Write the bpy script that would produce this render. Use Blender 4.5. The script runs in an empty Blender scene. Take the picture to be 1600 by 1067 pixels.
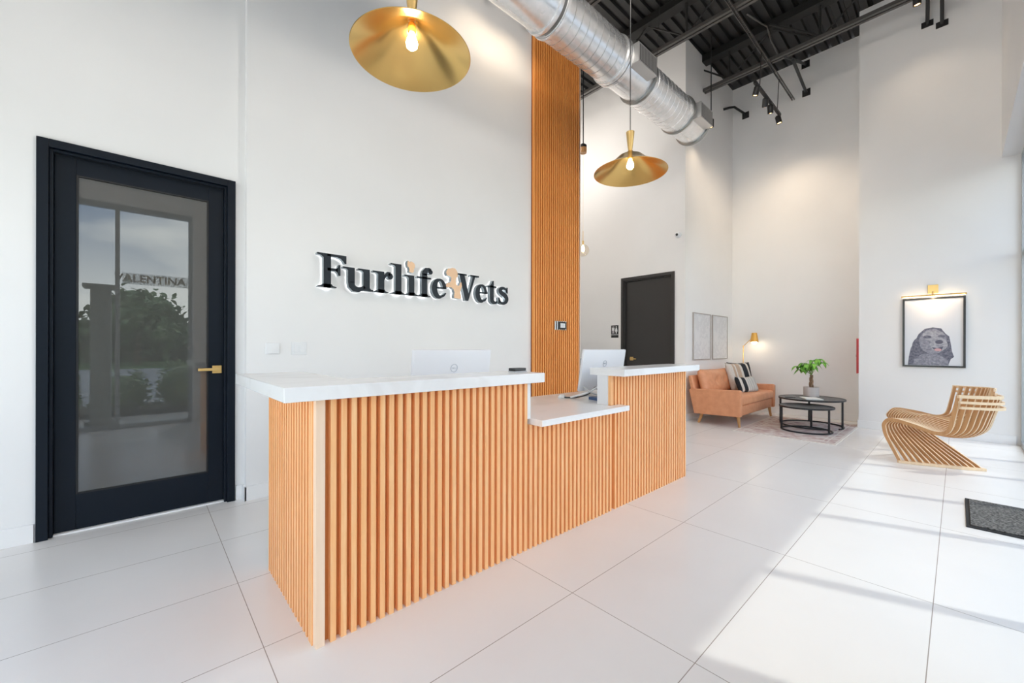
import bpy, bmesh, math, random
from mathutils import Vector, Matrix
random.seed(7)
PI = math.pi
scene = bpy.context.scene
COL = scene.collection

# ------------------------------------------------------------------ camera
F_PX, YAW, ROLL, CAM_H = 634.05, 0.83248, 0.00216, 1.222
cam_d = bpy.data.cameras.new('camera'); cam = bpy.data.objects.new('camera', cam_d); COL.objects.link(cam)
fwd = Vector((math.cos(YAW), math.sin(YAW), 0)); rgt = Vector((math.sin(YAW), -math.cos(YAW), 0)); up = Vector((0, 0, 1))
r_ = math.cos(ROLL) * rgt + math.sin(ROLL) * up
u_ = -math.sin(ROLL) * rgt + math.cos(ROLL) * up
mw = Matrix((r_, u_, -fwd)).transposed().to_4x4(); mw.translation = Vector((0, 0, CAM_H))
cam.matrix_world = mw
cam_d.sensor_width = 36; cam_d.lens = F_PX / 1600 * 36
cam_d.shift_y = (542.75 - 533.5) / 1600
cam_d.clip_start = 0.02; cam_d.clip_end = 500
scene.camera = cam

# ------------------------------------------------------------------ view, sky, sun
vs = scene.view_settings
vs.view_transform = 'Standard'; vs.look = 'None'; vs.gamma = 1; vs.use_curve_mapping = False
vs.exposure = 0.42
scene.cycles.max_bounces = 10; scene.cycles.diffuse_bounces = 6; scene.cycles.glossy_bounces = 5
scene.cycles.transparent_max_bounces = 12
scene.cycles.sample_clamp_indirect = 6
scene.cycles.caustics_reflective = False; scene.cycles.caustics_refractive = False
scene.cycles.use_denoising = True
SKY = 4.0
world = bpy.data.worlds.new('sky'); scene.world = world; world.use_nodes = True
nt = world.node_tree; nt.nodes.clear()
def N(nt, t, **kw):
    n = nt.nodes.new(t)
    for k, v in kw.items():
        if k in n.inputs: n.inputs[k].default_value = v
        else: setattr(n, k, v)
    return n
tc = N(nt, 'ShaderNodeTexCoord'); sx = N(nt, 'ShaderNodeSeparateXYZ')
nt.links.new(tc.outputs['Generated'], sx.inputs[0])
grad = N(nt, 'ShaderNodeValToRGB'); e = grad.color_ramp.elements
e[0].position = 0.08; e[0].color = (0.95, 0.96, 0.97, 1); e[1].position = 0.27; e[1].color = (0.13, 0.23, 0.42, 1)
nt.links.new(sx.outputs['Z'], grad.inputs[0])
mp = N(nt, 'ShaderNodeMapping'); mp.inputs['Scale'].default_value = (1.6, 1.6, 4.5)
nt.links.new(tc.outputs['Generated'], mp.inputs[0])
cl = N(nt, 'ShaderNodeTexNoise'); cl.inputs['Scale'].default_value = 1.7; cl.inputs['Detail'].default_value = 7
nt.links.new(mp.outputs[0], cl.inputs['Vector'])
cr = N(nt, 'ShaderNodeValToRGB'); cr.color_ramp.elements[0].position = 0.47; cr.color_ramp.elements[1].position = 0.66
nt.links.new(cl.outputs['Fac'], cr.inputs[0])
mixc = N(nt, 'ShaderNodeMix', data_type='RGBA')
nt.links.new(cr.outputs[0], mixc.inputs[0]); nt.links.new(grad.outputs[0], mixc.inputs[6]); mixc.inputs[7].default_value = (1.15, 1.13, 1.1, 1)
bg = N(nt, 'ShaderNodeBackground'); bg.inputs['Strength'].default_value = SKY
nt.links.new(mixc.outputs[2], bg.inputs[0])
wo = N(nt, 'ShaderNodeOutputWorld'); nt.links.new(bg.outputs[0], wo.inputs[0])

sun_d = bpy.data.lights.new('sun', 'SUN'); sun = bpy.data.objects.new('sun', sun_d); COL.objects.link(sun)
sun_d.energy = 1.25; sun_d.angle = math.radians(1.2); sun_d.color = (1.0, 0.96, 0.90)
sun.rotation_euler = Vector((-0.36, 1.0, -2.285)).to_track_quat('-Z', 'Y').to_euler()
sun.location = (3, -6, 10)

# ------------------------------------------------------------------ materials
MATS = {}
def mat(name, color=(0.8, 0.8, 0.8), rough=0.5, metal=0.0, spec=0.5, emit=None, estr=0.0, coat=0.0, fn=None):
    m = bpy.data.materials.new(name); m.use_nodes = True; t = m.node_tree
    b = t.nodes['Principled BSDF']
    b.inputs['Base Color'].default_value = (*color, 1); b.inputs['Roughness'].default_value = rough
    b.inputs['Metallic'].default_value = metal; b.inputs['Specular IOR Level'].default_value = spec
    b.inputs['Coat Weight'].default_value = coat
    if emit: b.inputs['Emission Color'].default_value = (*emit, 1); b.inputs['Emission Strength'].default_value = estr
    if fn: fn(t, b)
    MATS[name] = m
    return m
def coord(t, scale=(1, 1, 1), rot=(0, 0, 0), loc=(0, 0, 0)):
    c = N(t, 'ShaderNodeTexCoord'); m = N(t, 'ShaderNodeMapping')
    m.inputs['Scale'].default_value = scale; m.inputs['Rotation'].default_value = rot; m.inputs['Location'].default_value = loc
    t.links.new(c.outputs['Object'], m.inputs[0]); return m.outputs[0]
def noise_mix(c1, c2, scale=(1, 1, 1), ns=5, detail=4, p0=0.35, p1=0.65, bump=0.0, dist=0.0):
    def fn(t, b):
        v = coord(t, scale); n = N(t, 'ShaderNodeTexNoise'); n.inputs['Scale'].default_value = ns; n.inputs['Detail'].default_value = detail
        n.inputs['Distortion'].default_value = dist
        t.links.new(v, n.inputs['Vector'])
        r = N(t, 'ShaderNodeValToRGB'); r.color_ramp.elements[0].position = p0; r.color_ramp.elements[1].position = p1
        r.color_ramp.elements[0].color = (*c1, 1); r.color_ramp.elements[1].color = (*c2, 1)
        t.links.new(n.outputs['Fac'], r.inputs[0]); t.links.new(r.outputs[0], b.inputs['Base Color'])
        if bump:
            bp = N(t, 'ShaderNodeBump'); bp.inputs['Strength'].default_value = bump; bp.inputs['Distance'].default_value = 0.01
            t.links.new(n.outputs['Fac'], bp.inputs['Height']); t.links.new(bp.outputs[0], b.inputs['Normal'])
    return fn
def wood_fn(c1, c2, c3, along='z', tone=20):
    def fn(t, b):
        sc = {'z': (14, 14, 0.9), 'x': (0.9, 14, 14), 'y': (14, 0.9, 14)}[along]
        v = coord(t, sc); n = N(t, 'ShaderNodeTexNoise'); n.inputs['Scale'].default_value = 4; n.inputs['Detail'].default_value = 8; n.inputs['Roughness'].default_value = 0.6
        t.links.new(v, n.inputs['Vector'])
        r = N(t, 'ShaderNodeValToRGB'); r.color_ramp.elements[0].position = 0.3; r.color_ramp.elements[1].position = 0.72
        r.color_ramp.elements[0].color = (*c1, 1); r.color_ramp.elements[1].color = (*c2, 1)
        t.links.new(n.outputs['Fac'], r.inputs[0])
        s2 = {'z': (tone, tone, 0.05), 'x': (0.05, tone, tone), 'y': (tone, 0.05, tone)}[along]
        v2 = coord(t, s2); n2 = N(t, 'ShaderNodeTexNoise'); n2.inputs['Scale'].default_value = 1.2; n2.inputs['Detail'].default_value = 1
        t.links.new(v2, n2.inputs['Vector'])
        r2 = N(t, 'ShaderNodeValToRGB'); r2.color_ramp.elements[0].position = 0.4; r2.color_ramp.elements[1].position = 0.62
        t.links.new(n2.outputs['Fac'], r2.inputs[0])
        mx = N(t, 'ShaderNodeMix', data_type='RGBA'); mx.inputs[7].default_value = (*c3, 1)
        ma = N(t, 'ShaderNodeMath', operation='MULTIPLY'); ma.inputs[1].default_value = 0.55
        t.links.new(r2.outputs[0], ma.inputs[0]); t.links.new(ma.outputs[0], mx.inputs[0]); t.links.new(r.outputs[0], mx.inputs[6])
        t.links.new(mx.outputs[2], b.inputs['Base Color'])
        bp = N(t, 'ShaderNodeBump'); bp.inputs['Strength'].default_value = 0.12; bp.inputs['Distance'].default_value = 0.004
        t.links.new(n.outputs['Fac'], bp.inputs['Height']); t.links.new(bp.outputs[0], b.inputs['Normal'])
    return fn

paint_white = mat('paint_white', (0.84, 0.835, 0.83), 0.6, fn=noise_mix((0.835, 0.83, 0.825), (0.855, 0.85, 0.845), ns=1.5, bump=0.02))
trim_white = mat('trim_white', (0.86, 0.86, 0.86), 0.35)
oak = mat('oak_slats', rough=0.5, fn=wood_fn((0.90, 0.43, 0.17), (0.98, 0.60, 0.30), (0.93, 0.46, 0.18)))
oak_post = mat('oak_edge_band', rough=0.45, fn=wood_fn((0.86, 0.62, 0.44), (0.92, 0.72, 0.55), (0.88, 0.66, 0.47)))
oak_back = mat('oak_backing', rough=0.6, fn=wood_fn((0.58, 0.22, 0.055), (0.68, 0.28, 0.08), (0.62, 0.24, 0.06)))  # toned below the counter slats, so the gaps' shade is partly in this colour
oak_wall = mat('oak_wall_slats', rough=0.5, fn=wood_fn((0.80, 0.30, 0.065), (0.95, 0.43, 0.12), (0.86, 0.34, 0.075)))
oak_wall_back = mat('oak_wall_backing', rough=0.7, fn=wood_fn((0.22, 0.05, 0.010), (0.28, 0.07, 0.015), (0.24, 0.055, 0.012)))  # much darker than the wall slats; deepens the shade between them in colour
quartz = mat('quartz_white', rough=0.22, fn=noise_mix((0.79, 0.775, 0.765), (0.87, 0.865, 0.86), ns=2.2, detail=9, p0=0.36, p1=0.50, dist=1.3))
laminate = mat('laminate_white', (0.83, 0.83, 0.84), 0.35)
black_paint = mat('black_door_paint', (0.004, 0.008, 0.015), 0.42, spec=0.2)
black_gasket = mat('black_gasket', (0.004, 0.004, 0.005), 0.5)
black_metal = mat('black_steel', (0.018, 0.018, 0.019), 0.45)
deck_metal = mat('painted_deck', (0.019, 0.019, 0.019), 0.5)
joist_metal = mat('painted_joist', (0.11, 0.105, 0.10), 0.35, metal=0.4)
grey_door = mat('charcoal_door_paint', (0.035, 0.033, 0.032), 0.35)
brass = mat('brushed_brass', (0.83, 0.56, 0.20), 0.24, metal=1.0)
brass_satin = mat('satin_brass', (0.80, 0.55, 0.22), 0.35, metal=1.0)
def galv_fn(t, b):
    v = coord(t, (1, 1, 1)); n = N(t, 'ShaderNodeTexVoronoi'); n.inputs['Scale'].default_value = 28
    t.links.new(v, n.inputs['Vector'])
    r = N(t, 'ShaderNodeValToRGB'); r.color_ramp.elements[0].color = (0.84, 0.85, 0.86, 1); r.color_ramp.elements[1].color = (0.97, 0.97, 0.97, 1)
    t.links.new(n.outputs['Color'], r.inputs[0]); t.links.new(r.outputs[0], b.inputs['Base Color'])
galv = mat('galvanised_steel', (0.7, 0.71, 0.72), 0.27, metal=0.72, fn=galv_fn)
galv_dark = mat('galvanised_flange', (0.36, 0.37, 0.36), 0.35, metal=1.0)
register_white = mat('register_metal', (0.62, 0.61, 0.60), 0.35, metal=0.6)
register_slot = mat('register_slots', (0.04, 0.04, 0.04), 0.5)
steel = mat('stainless_steel', (0.6, 0.63, 0.65), 0.3, metal=1.0)
leather = mat('tan_leather', rough=0.5, fn=noise_mix((0.64, 0.275, 0.135), (0.71, 0.32, 0.165), ns=14, detail=6, bump=0.06))
leg_wood = mat('leg_wood', rough=0.45, fn=wood_fn((0.45, 0.22, 0.08), (0.6, 0.33, 0.13), (0.5, 0.26, 0.1)))
ply = mat('plywood_face', rough=0.5, fn=wood_fn((0.50, 0.26, 0.11), (0.62, 0.35, 0.16), (0.56, 0.30, 0.13), tone=4))
ply_edge = mat('plywood_edge', rough=0.5, fn=wood_fn((0.76, 0.56, 0.36), (0.84, 0.65, 0.44), (0.8, 0.6, 0.4), tone=4))
ceramic = mat('grey_ceramic', (0.55, 0.50, 0.48), 0.6)
soil = mat('potting_soil', (0.05, 0.03, 0.02), 0.9)
bark = mat('bark', rough=0.8, fn=noise_mix((0.14, 0.08, 0.045), (0.3, 0.19, 0.11), scale=(1, 1, 0.2), ns=40, bump=0.4))
leaf_m = mat('leaf_green', rough=0.4, fn=noise_mix((0.10, 0.33, 0.03), (0.26, 0.58, 0.09), ns=12))
screen_white = mat('monitor_plastic', (0.80, 0.80, 0.83), 0.3)
logo_grey = mat('logo_grey', (0.55, 0.57, 0.62), 0.3, metal=0.3)
plastic_white = mat('plastic_white', (0.82, 0.83, 0.84), 0.35)
plastic_grey = mat('plastic_grey', (0.45, 0.46, 0.48), 0.4)
plastic_black = mat('plastic_black', (0.012, 0.014, 0.016), 0.3)
plastic_green = mat('plastic_green', (0.10, 0.28, 0.05), 0.5)
sign_dark = mat('sign_letter_face', (0.014, 0.020, 0.028), 0.45, spec=0.25)
sign_side = mat('sign_letter_return', (0.35, 0.40, 0.43), 0.32, metal=0.85)
sign_peach = mat('sign_peach_face', (0.86, 0.56, 0.34), 0.4)
halo = mat('sign_halo', (1, 1, 1), 0.5, emit=(0.95, 0.98, 1.0), estr=1.5)
bulb_m = mat('bulb_glow', (1, 1, 1), 0.3, emit=(1.0, 0.74, 0.42), estr=60)
bulb_soft = mat('lamp_glow', (1, 1, 1), 0.3, emit=(1.0, 0.62, 0.26), estr=5)
strip_m = mat('led_strip', (1, 1, 1), 0.3, emit=(1.0, 0.74, 0.46), estr=14)
red_m = mat('red_enamel', (0.62, 0.03, 0.04), 0.35)
paper = mat('paper', (0.8, 0.8, 0.78), 0.6)
rubber = mat('mat_rubber', (0.012, 0.012, 0.013), 0.7)
carpet = mat('mat_carpet', rough=0.95, fn=noise_mix((0.03, 0.028, 0.026), (0.26, 0.25, 0.235), ns=70, detail=5, p0=0.35, p1=0.72, bump=0.8))
table_black = mat('table_black_metal', (0.016, 0.017, 0.022), 0.4, metal=0.2)
table_top_m = mat('table_grey_top', rough=0.4, fn=noise_mix((0.045, 0.048, 0.052), (0.085, 0.09, 0.095), scale=(1, 6, 1), ns=5))
gold_shade = mat('lamp_shade_amber', (0.80, 0.42, 0.08), 0.35, metal=0.3)
concrete = mat('exterior_concrete', rough=0.9, fn=noise_mix((0.42, 0.40, 0.37), (0.52, 0.50, 0.47), ns=3))
asphalt = mat('asphalt', rough=0.95, fn=noise_mix((0.34, 0.34, 0.34), (0.40, 0.40, 0.40), ns=6))
grass_m = mat('grass', rough=0.9, fn=noise_mix((0.05, 0.12, 0.02), (0.10, 0.2, 0.04), ns=4))
hedge_m = mat('hedge_leaf', rough=0.5, fn=noise_mix((0.14, 0.24, 0.08), (0.30, 0.44, 0.16), ns=6))
tree_leaf = mat('tree_leaf', rough=0.7, fn=noise_mix((0.14, 0.21, 0.09), (0.28, 0.38, 0.16), ns=2))
alu = mat('window_frame_metal', (0.42, 0.45, 0.47), 0.35, metal=0.4)
def paver_fn(t, b):
    v = coord(t, (1, 1, 1)); n = N(t, 'ShaderNodeTexBrick'); n.inputs['Scale'].default_value = 4
    n.inputs['Color1'].default_value = (0.42, 0.37, 0.34, 1); n.inputs['Color2'].default_value = (0.58, 0.54, 0.5, 1); n.inputs['Mortar'].default_value = (0.22, 0.2, 0.19, 1)
    t.links.new(v, n.inputs['Vector']); t.links.new(n.outputs['Color'], b.inputs['Base Color'])
paver = mat('paver_band', rough=0.9, fn=paver_fn)

def floor_fn(t, b):
    # 1.219 x 0.6065 m porcelain tiles, thin grey joints
    c = N(t, 'ShaderNodeTexCoord'); s = N(t, 'ShaderNodeSeparateXYZ'); t.links.new(c.outputs['Object'], s.inputs[0])
    def joint(out, off, period, half):
        a = N(t, 'ShaderNodeMath', operation='SUBTRACT'); a.inputs[1].default_value = off - 40 * period; t.links.new(out, a.inputs[0])
        m = N(t, 'ShaderNodeMath', operation='MODULO'); m.inputs[1].default_value = period; t.links.new(a.outputs[0], m.inputs[0])
        p = N(t, 'ShaderNodeMath', operation='PINGPONG'); p.inputs[1].default_value = period / 2; t.links.new(m.outputs[0], p.inputs[0])
        l = N(t, 'ShaderNodeMath', operation='LESS_THAN'); l.inputs[1].default_value = half; t.links.new(p.outputs[0], l.inputs[0])
        d = N(t, 'ShaderNodeMath', operation='DIVIDE'); d.inputs[1].default_value = period; t.links.new(a.outputs[0], d.inputs[0])
        fl = N(t, 'ShaderNodeMath', operation='FLOOR'); t.links.new(d.outputs[0], fl.inputs[0])
        return l.outputs[0], fl.outputs[0]
    jx, ix = joint(s.outputs['X'], 0.366, 1.2192, 0.0017); jy, iy = joint(s.outputs['Y'], 0.078, 0.6065, 0.0017)
    mxj = N(t, 'ShaderNodeMath', operation='MAXIMUM'); t.links.new(jx, mxj.inputs[0]); t.links.new(jy, mxj.inputs[1])
    cb = N(t, 'ShaderNodeCombineXYZ'); t.links.new(ix, cb.inputs[0]); t.links.new(iy, cb.inputs[1])
    wn = N(t, 'ShaderNodeTexWhiteNoise'); t.links.new(cb.outputs[0], wn.inputs[0])
    n = N(t, 'ShaderNodeTexNoise'); n.inputs['Scale'].default_value = 2.3; n.inputs['Detail'].default_value = 7
    vm = N(t, 'ShaderNodeVectorMath', operation='ADD'); t.links.new(c.outputs['Object'], vm.inputs[0])
    vs_ = N(t, 'ShaderNodeVectorMath', operation='SCALE'); vs_.inputs['Scale'].default_value = 3.7; t.links.new(cb.outputs[0], vs_.inputs[0]); t.links.new(vs_.outputs[0], vm.inputs[1])
    t.links.new(vm.outputs[0], n.inputs['Vector'])
    r = N(t, 'ShaderNodeValToRGB'); r.color_ramp.elements[0].position = 0.2; r.color_ramp.elements[1].position = 0.8
    r.color_ramp.elements[0].color = (0.825, 0.802, 0.785, 1); r.color_ramp.elements[1].color = (0.862, 0.842, 0.826, 1)
    t.links.new(n.outputs['Fac'], r.inputs[0])
    mx = N(t, 'ShaderNodeMix', data_type='RGBA'); mx.inputs[7].default_value = (0.36, 0.32, 0.29, 1)
    t.links.new(mxj.outputs[0], mx.inputs[0]); t.links.new(r.outputs[0], mx.inputs[6]); t.links.new(mx.outputs[2], b.inputs['Base Color'])
    rr = N(t, 'ShaderNodeMapRange'); rr.inputs[3].default_value = 0.24; rr.inputs[4].default_value = 0.27
    t.links.new(n.outputs['Fac'], rr.inputs[0]); t.links.new(rr.outputs[0], b.inputs['Roughness'])
floor_m = mat('porcelain_tiles', rough=0.28, fn=floor_fn)

def rug_fn(t, b):
    v = coord(t, (1, 1, 1)); s = N(t, 'ShaderNodeSeparateXYZ'); t.links.new(v, s.inputs[0])
    n = N(t, 'ShaderNodeTexNoise'); n.inputs['Scale'].default_value = 9; n.inputs['Detail'].default_value = 6; t.links.new(v, n.inputs['Vector'])
    w = N(t, 'ShaderNodeTexVoronoi', distance='CHEBYCHEV'); w.inputs['Scale'].default_value = 7; t.links.new(v, w.inputs['Vector'])
    r = N(t, 'ShaderNodeValToRGB'); e = r.color_ramp.elements
    e[0].position = 0.28; e[0].color = (0.20, 0.17, 0.25, 1); e[1].position = 0.55; e[1].color = (0.50, 0.36, 0.34, 1)
    e2 = e.new(0.72); e2.color = (0.64, 0.58, 0.56, 1)
    a = N(t, 'ShaderNodeMath', operation='ADD'); t.links.new(n.outputs['Fac'], a.inputs[0])
    m = N(t, 'ShaderNodeMath', operation='MULTIPLY'); m.inputs[1].default_value = 0.35; t.links.new(w.outputs['Distance'], m.inputs[0]); t.links.new(m.outputs[0], a.inputs[1])
    t.links.new(a.outputs[0], r.inputs[0])
    # pale border stripes at fixed distances from the edge of a 1.94 x 1.18 rug centred on its origin
    def edge(out, half):
        ab = N(t, 'ShaderNodeMath', operation='ABSOLUTE'); t.links.new(out, ab.inputs[0])
        sb = N(t, 'ShaderNodeMath', operation='SUBTRACT'); sb.inputs[0].default_value = half; t.links.new(ab.outputs[0], sb.inputs[1]); return sb.outputs[0]
    mn = N(t, 'ShaderNodeMath', operation='MINIMUM'); t.links.new(edge(s.outputs['X'], 0.975), mn.inputs[0]); t.links.new(edge(s.outputs['Y'], 0.60), mn.inputs[1])
    br = N(t, 'ShaderNodeValToRGB'); br.color_ramp.interpolation = 'CONSTANT'; be = br.color_ramp.elements
    be[0].position = 0; be[0].color = (1, 1, 1, 1); be[1].position = 0.025; be[1].color = (0, 0, 0, 1)
    for p, c in ((0.10, 0.8), (0.115, 0), (0.15, 0.7), (0.165, 0)):
        q = be.new(p); q.color = (c, c, c, 1)
    t.links.new(mn.outputs[0], br.inputs[0])
    mx = N(t, 'ShaderNodeMix', data_type='RGBA'); mx.inputs[7].default_value = (0.70, 0.66, 0.62, 1)
    t.links.new(br.outputs[0], mx.inputs[0]); t.links.new(r.outputs[0], mx.inputs[6]); t.links.new(mx.outputs[2], b.inputs['Base Color'])
rug_m = mat('woven_rug', rough=0.95, fn=rug_fn)

def stripe_fn(stops, half):
    def fn(t, b):
        v = coord(t, (1, 1, 1)); s = N(t, 'ShaderNodeSeparateXYZ'); t.links.new(v, s.inputs[0])
        mr = N(t, 'ShaderNodeMapRange'); mr.inputs[1].default_value = -half; mr.inputs[2].default_value = half; t.links.new(s.outputs['X'], mr.inputs[0])
        r = N(t, 'ShaderNodeValToRGB'); r.color_ramp.interpolation = 'CONSTANT'; e = r.color_ramp.elements
        e[0].position = 0; e[0].color = (*stops[0][1], 1); e[1].position = stops[1][0]; e[1].color = (*stops[1][1], 1)
        for p, c in stops[2:]:
            q = e.new(p); q.color = (*c, 1)
        t.links.new(mr.outputs[0], r.inputs[0])
        n = N(t, 'ShaderNodeTexNoise'); n.inputs['Scale'].default_value = 60; t.links.new(v, n.inputs['Vector'])
        mx = N(t, 'ShaderNodeMix', data_type='RGBA', blend_type='MULTIPLY'); mx.inputs[0].default_value = 0.35
        t.links.new(r.outputs[0], mx.inputs[6]); t.links.new(n.outputs['Fac'], mx.inputs[7]); t.links.new(mx.outputs[2], b.inputs['Base Color'])
    return fn
CR, TA, BK, GR = (0.74, 0.68, 0.62), (0.58, 0.42, 0.31), (0.02, 0.022, 0.028), (0.55, 0.53, 0.50)
pillow_a = mat('pillow_stripes_wide', rough=0.95, fn=stripe_fn([(0, CR), (0.16, TA), (0.24, CR), (0.30, TA), (0.48, CR), (0.58, BK), (0.82, CR), (0.95, BK)], 0.26))
pillow_b = mat('pillow_stripes_lumbar', rough=0.95, fn=stripe_fn([(0, BK), (0.06, CR), (0.16, BK), (0.34, CR), (0.42, GR), (0.48, CR), (0.52, GR), (0.6, CR), (0.64, GR), (0.75, CR), (0.79, GR), (0.92, CR)], 0.25))
pillow_c = mat('pillow_black', (0.02, 0.022, 0.028), 0.95)

def glass_mat(name, tint, transp):
    m = bpy.data.materials.new(name); m.use_nodes = True; t = m.node_tree; t.nodes.clear()
    o = N(t, 'ShaderNodeOutputMaterial'); mix = N(t, 'ShaderNodeMixShader'); tr = N(t, 'ShaderNodeBsdfTransparent'); gl = N(t, 'ShaderNodeBsdfGlossy')
    tr.inputs[0].default_value = (*tint, 1); gl.inputs['Roughness'].default_value = 0.0
    ge = N(t, 'ShaderNodeNewGeometry'); dp = N(t, 'ShaderNodeVectorMath', operation='DOT_PRODUCT')
    t.links.new(ge.outputs['Normal'], dp.inputs[0]); t.links.new(ge.outputs['Incoming'], dp.inputs[1])
    ab = N(t, 'ShaderNodeMath', operation='ABSOLUTE'); t.links.new(dp.outputs['Value'], ab.inputs[0])
    om = N(t, 'ShaderNodeMath', operation='SUBTRACT'); om.inputs[0].default_value = 1; t.links.new(ab.outputs[0], om.inputs[1])
    pw = N(t, 'ShaderNodeMath', operation='POWER'); pw.inputs[1].default_value = 5; t.links.new(om.outputs[0], pw.inputs[0])
    sc = N(t, 'ShaderNodeMath', operation='MULTIPLY_ADD'); sc.inputs[1].default_value = 0.96; sc.inputs[2].default_value = 0.04; t.links.new(pw.outputs[0], sc.inputs[0])
    t.links.new(sc.outputs[0], mix.inputs[0]); t.links.new(tr.outputs[0], mix.inputs[1]); t.links.new(gl.outputs[0], mix.inputs[2]); t.links.new(mix.outputs[0], o.inputs[0])
    MATS[name] = m; return m
pane_m = glass_mat('window_glass', (0.93, 0.96, 0.95), 1)
globe_m = glass_mat('globe_glass', (0.97, 0.93, 0.86), 1)
door_glass = mat('smoked_door_glass', (0.07, 0.07, 0.066), 0.0, spec=0.5, fn=lambda t, b: setattr(b.inputs['IOR'], 'default_value', 1.85))
print_m = mat('print_paper', (0.70, 0.72, 0.76), 0.3)
fur_dark = mat('print_fur_dark', rough=0.5, fn=noise_mix((0.085, 0.09, 0.13), (0.20, 0.20, 0.25), ns=45))
fur_mid = mat('print_fur_mid', rough=0.5, fn=noise_mix((0.19, 0.195, 0.24), (0.34, 0.34, 0.40), ns=40))
fur_light = mat('print_fur_light', rough=0.5, fn=noise_mix((0.27, 0.27, 0.32), (0.45, 0.45, 0.49), ns=40))
fur_nose = mat('print_nose', (0.10, 0.10, 0.14), 0.5)
fur_pink = mat('print_tongue', (0.62, 0.36, 0.38), 0.5)
art_fn = noise_mix((0.68, 0.68, 0.69), (0.74, 0.74, 0.745), ns=5, detail=2, p0=0.48, p1=0.52, dist=2.0)
art_m = mat('line_art_paper', rough=0.6, fn=art_fn)
art_frame = mat('pale_wood_frame', (0.42, 0.38, 0.35), 0.5)
def vinyl_fn(t, b):
    tl = N(t, 'ShaderNodeBsdfTranslucent'); tl.inputs[0].default_value = (0.75, 0.75, 0.73, 1); mx = N(t, 'ShaderNodeMixShader'); mx.inputs[0].default_value = 0.7
    o = [n for n in t.nodes if n.type == 'OUTPUT_MATERIAL'][0]
    tp = N(t, 'ShaderNodeBsdfTransparent'); m2_ = N(t, 'ShaderNodeMixShader'); m2_.inputs[0].default_value = 0.6
    t.links.new(b.outputs[0], mx.inputs[1]); t.links.new(tl.outputs[0], mx.inputs[2]); t.links.new(mx.outputs[0], m2_.inputs[1]); t.links.new(tp.outputs[0], m2_.inputs[2]); t.links.new(m2_.outputs[0], o.inputs[0])
banner_m = mat('banner_vinyl', (0.75, 0.75, 0.73), 0.6, fn=vinyl_fn)
banner_txt = mat('banner_letters', (0.50, 0.34, 0.18), 0.6)

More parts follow.
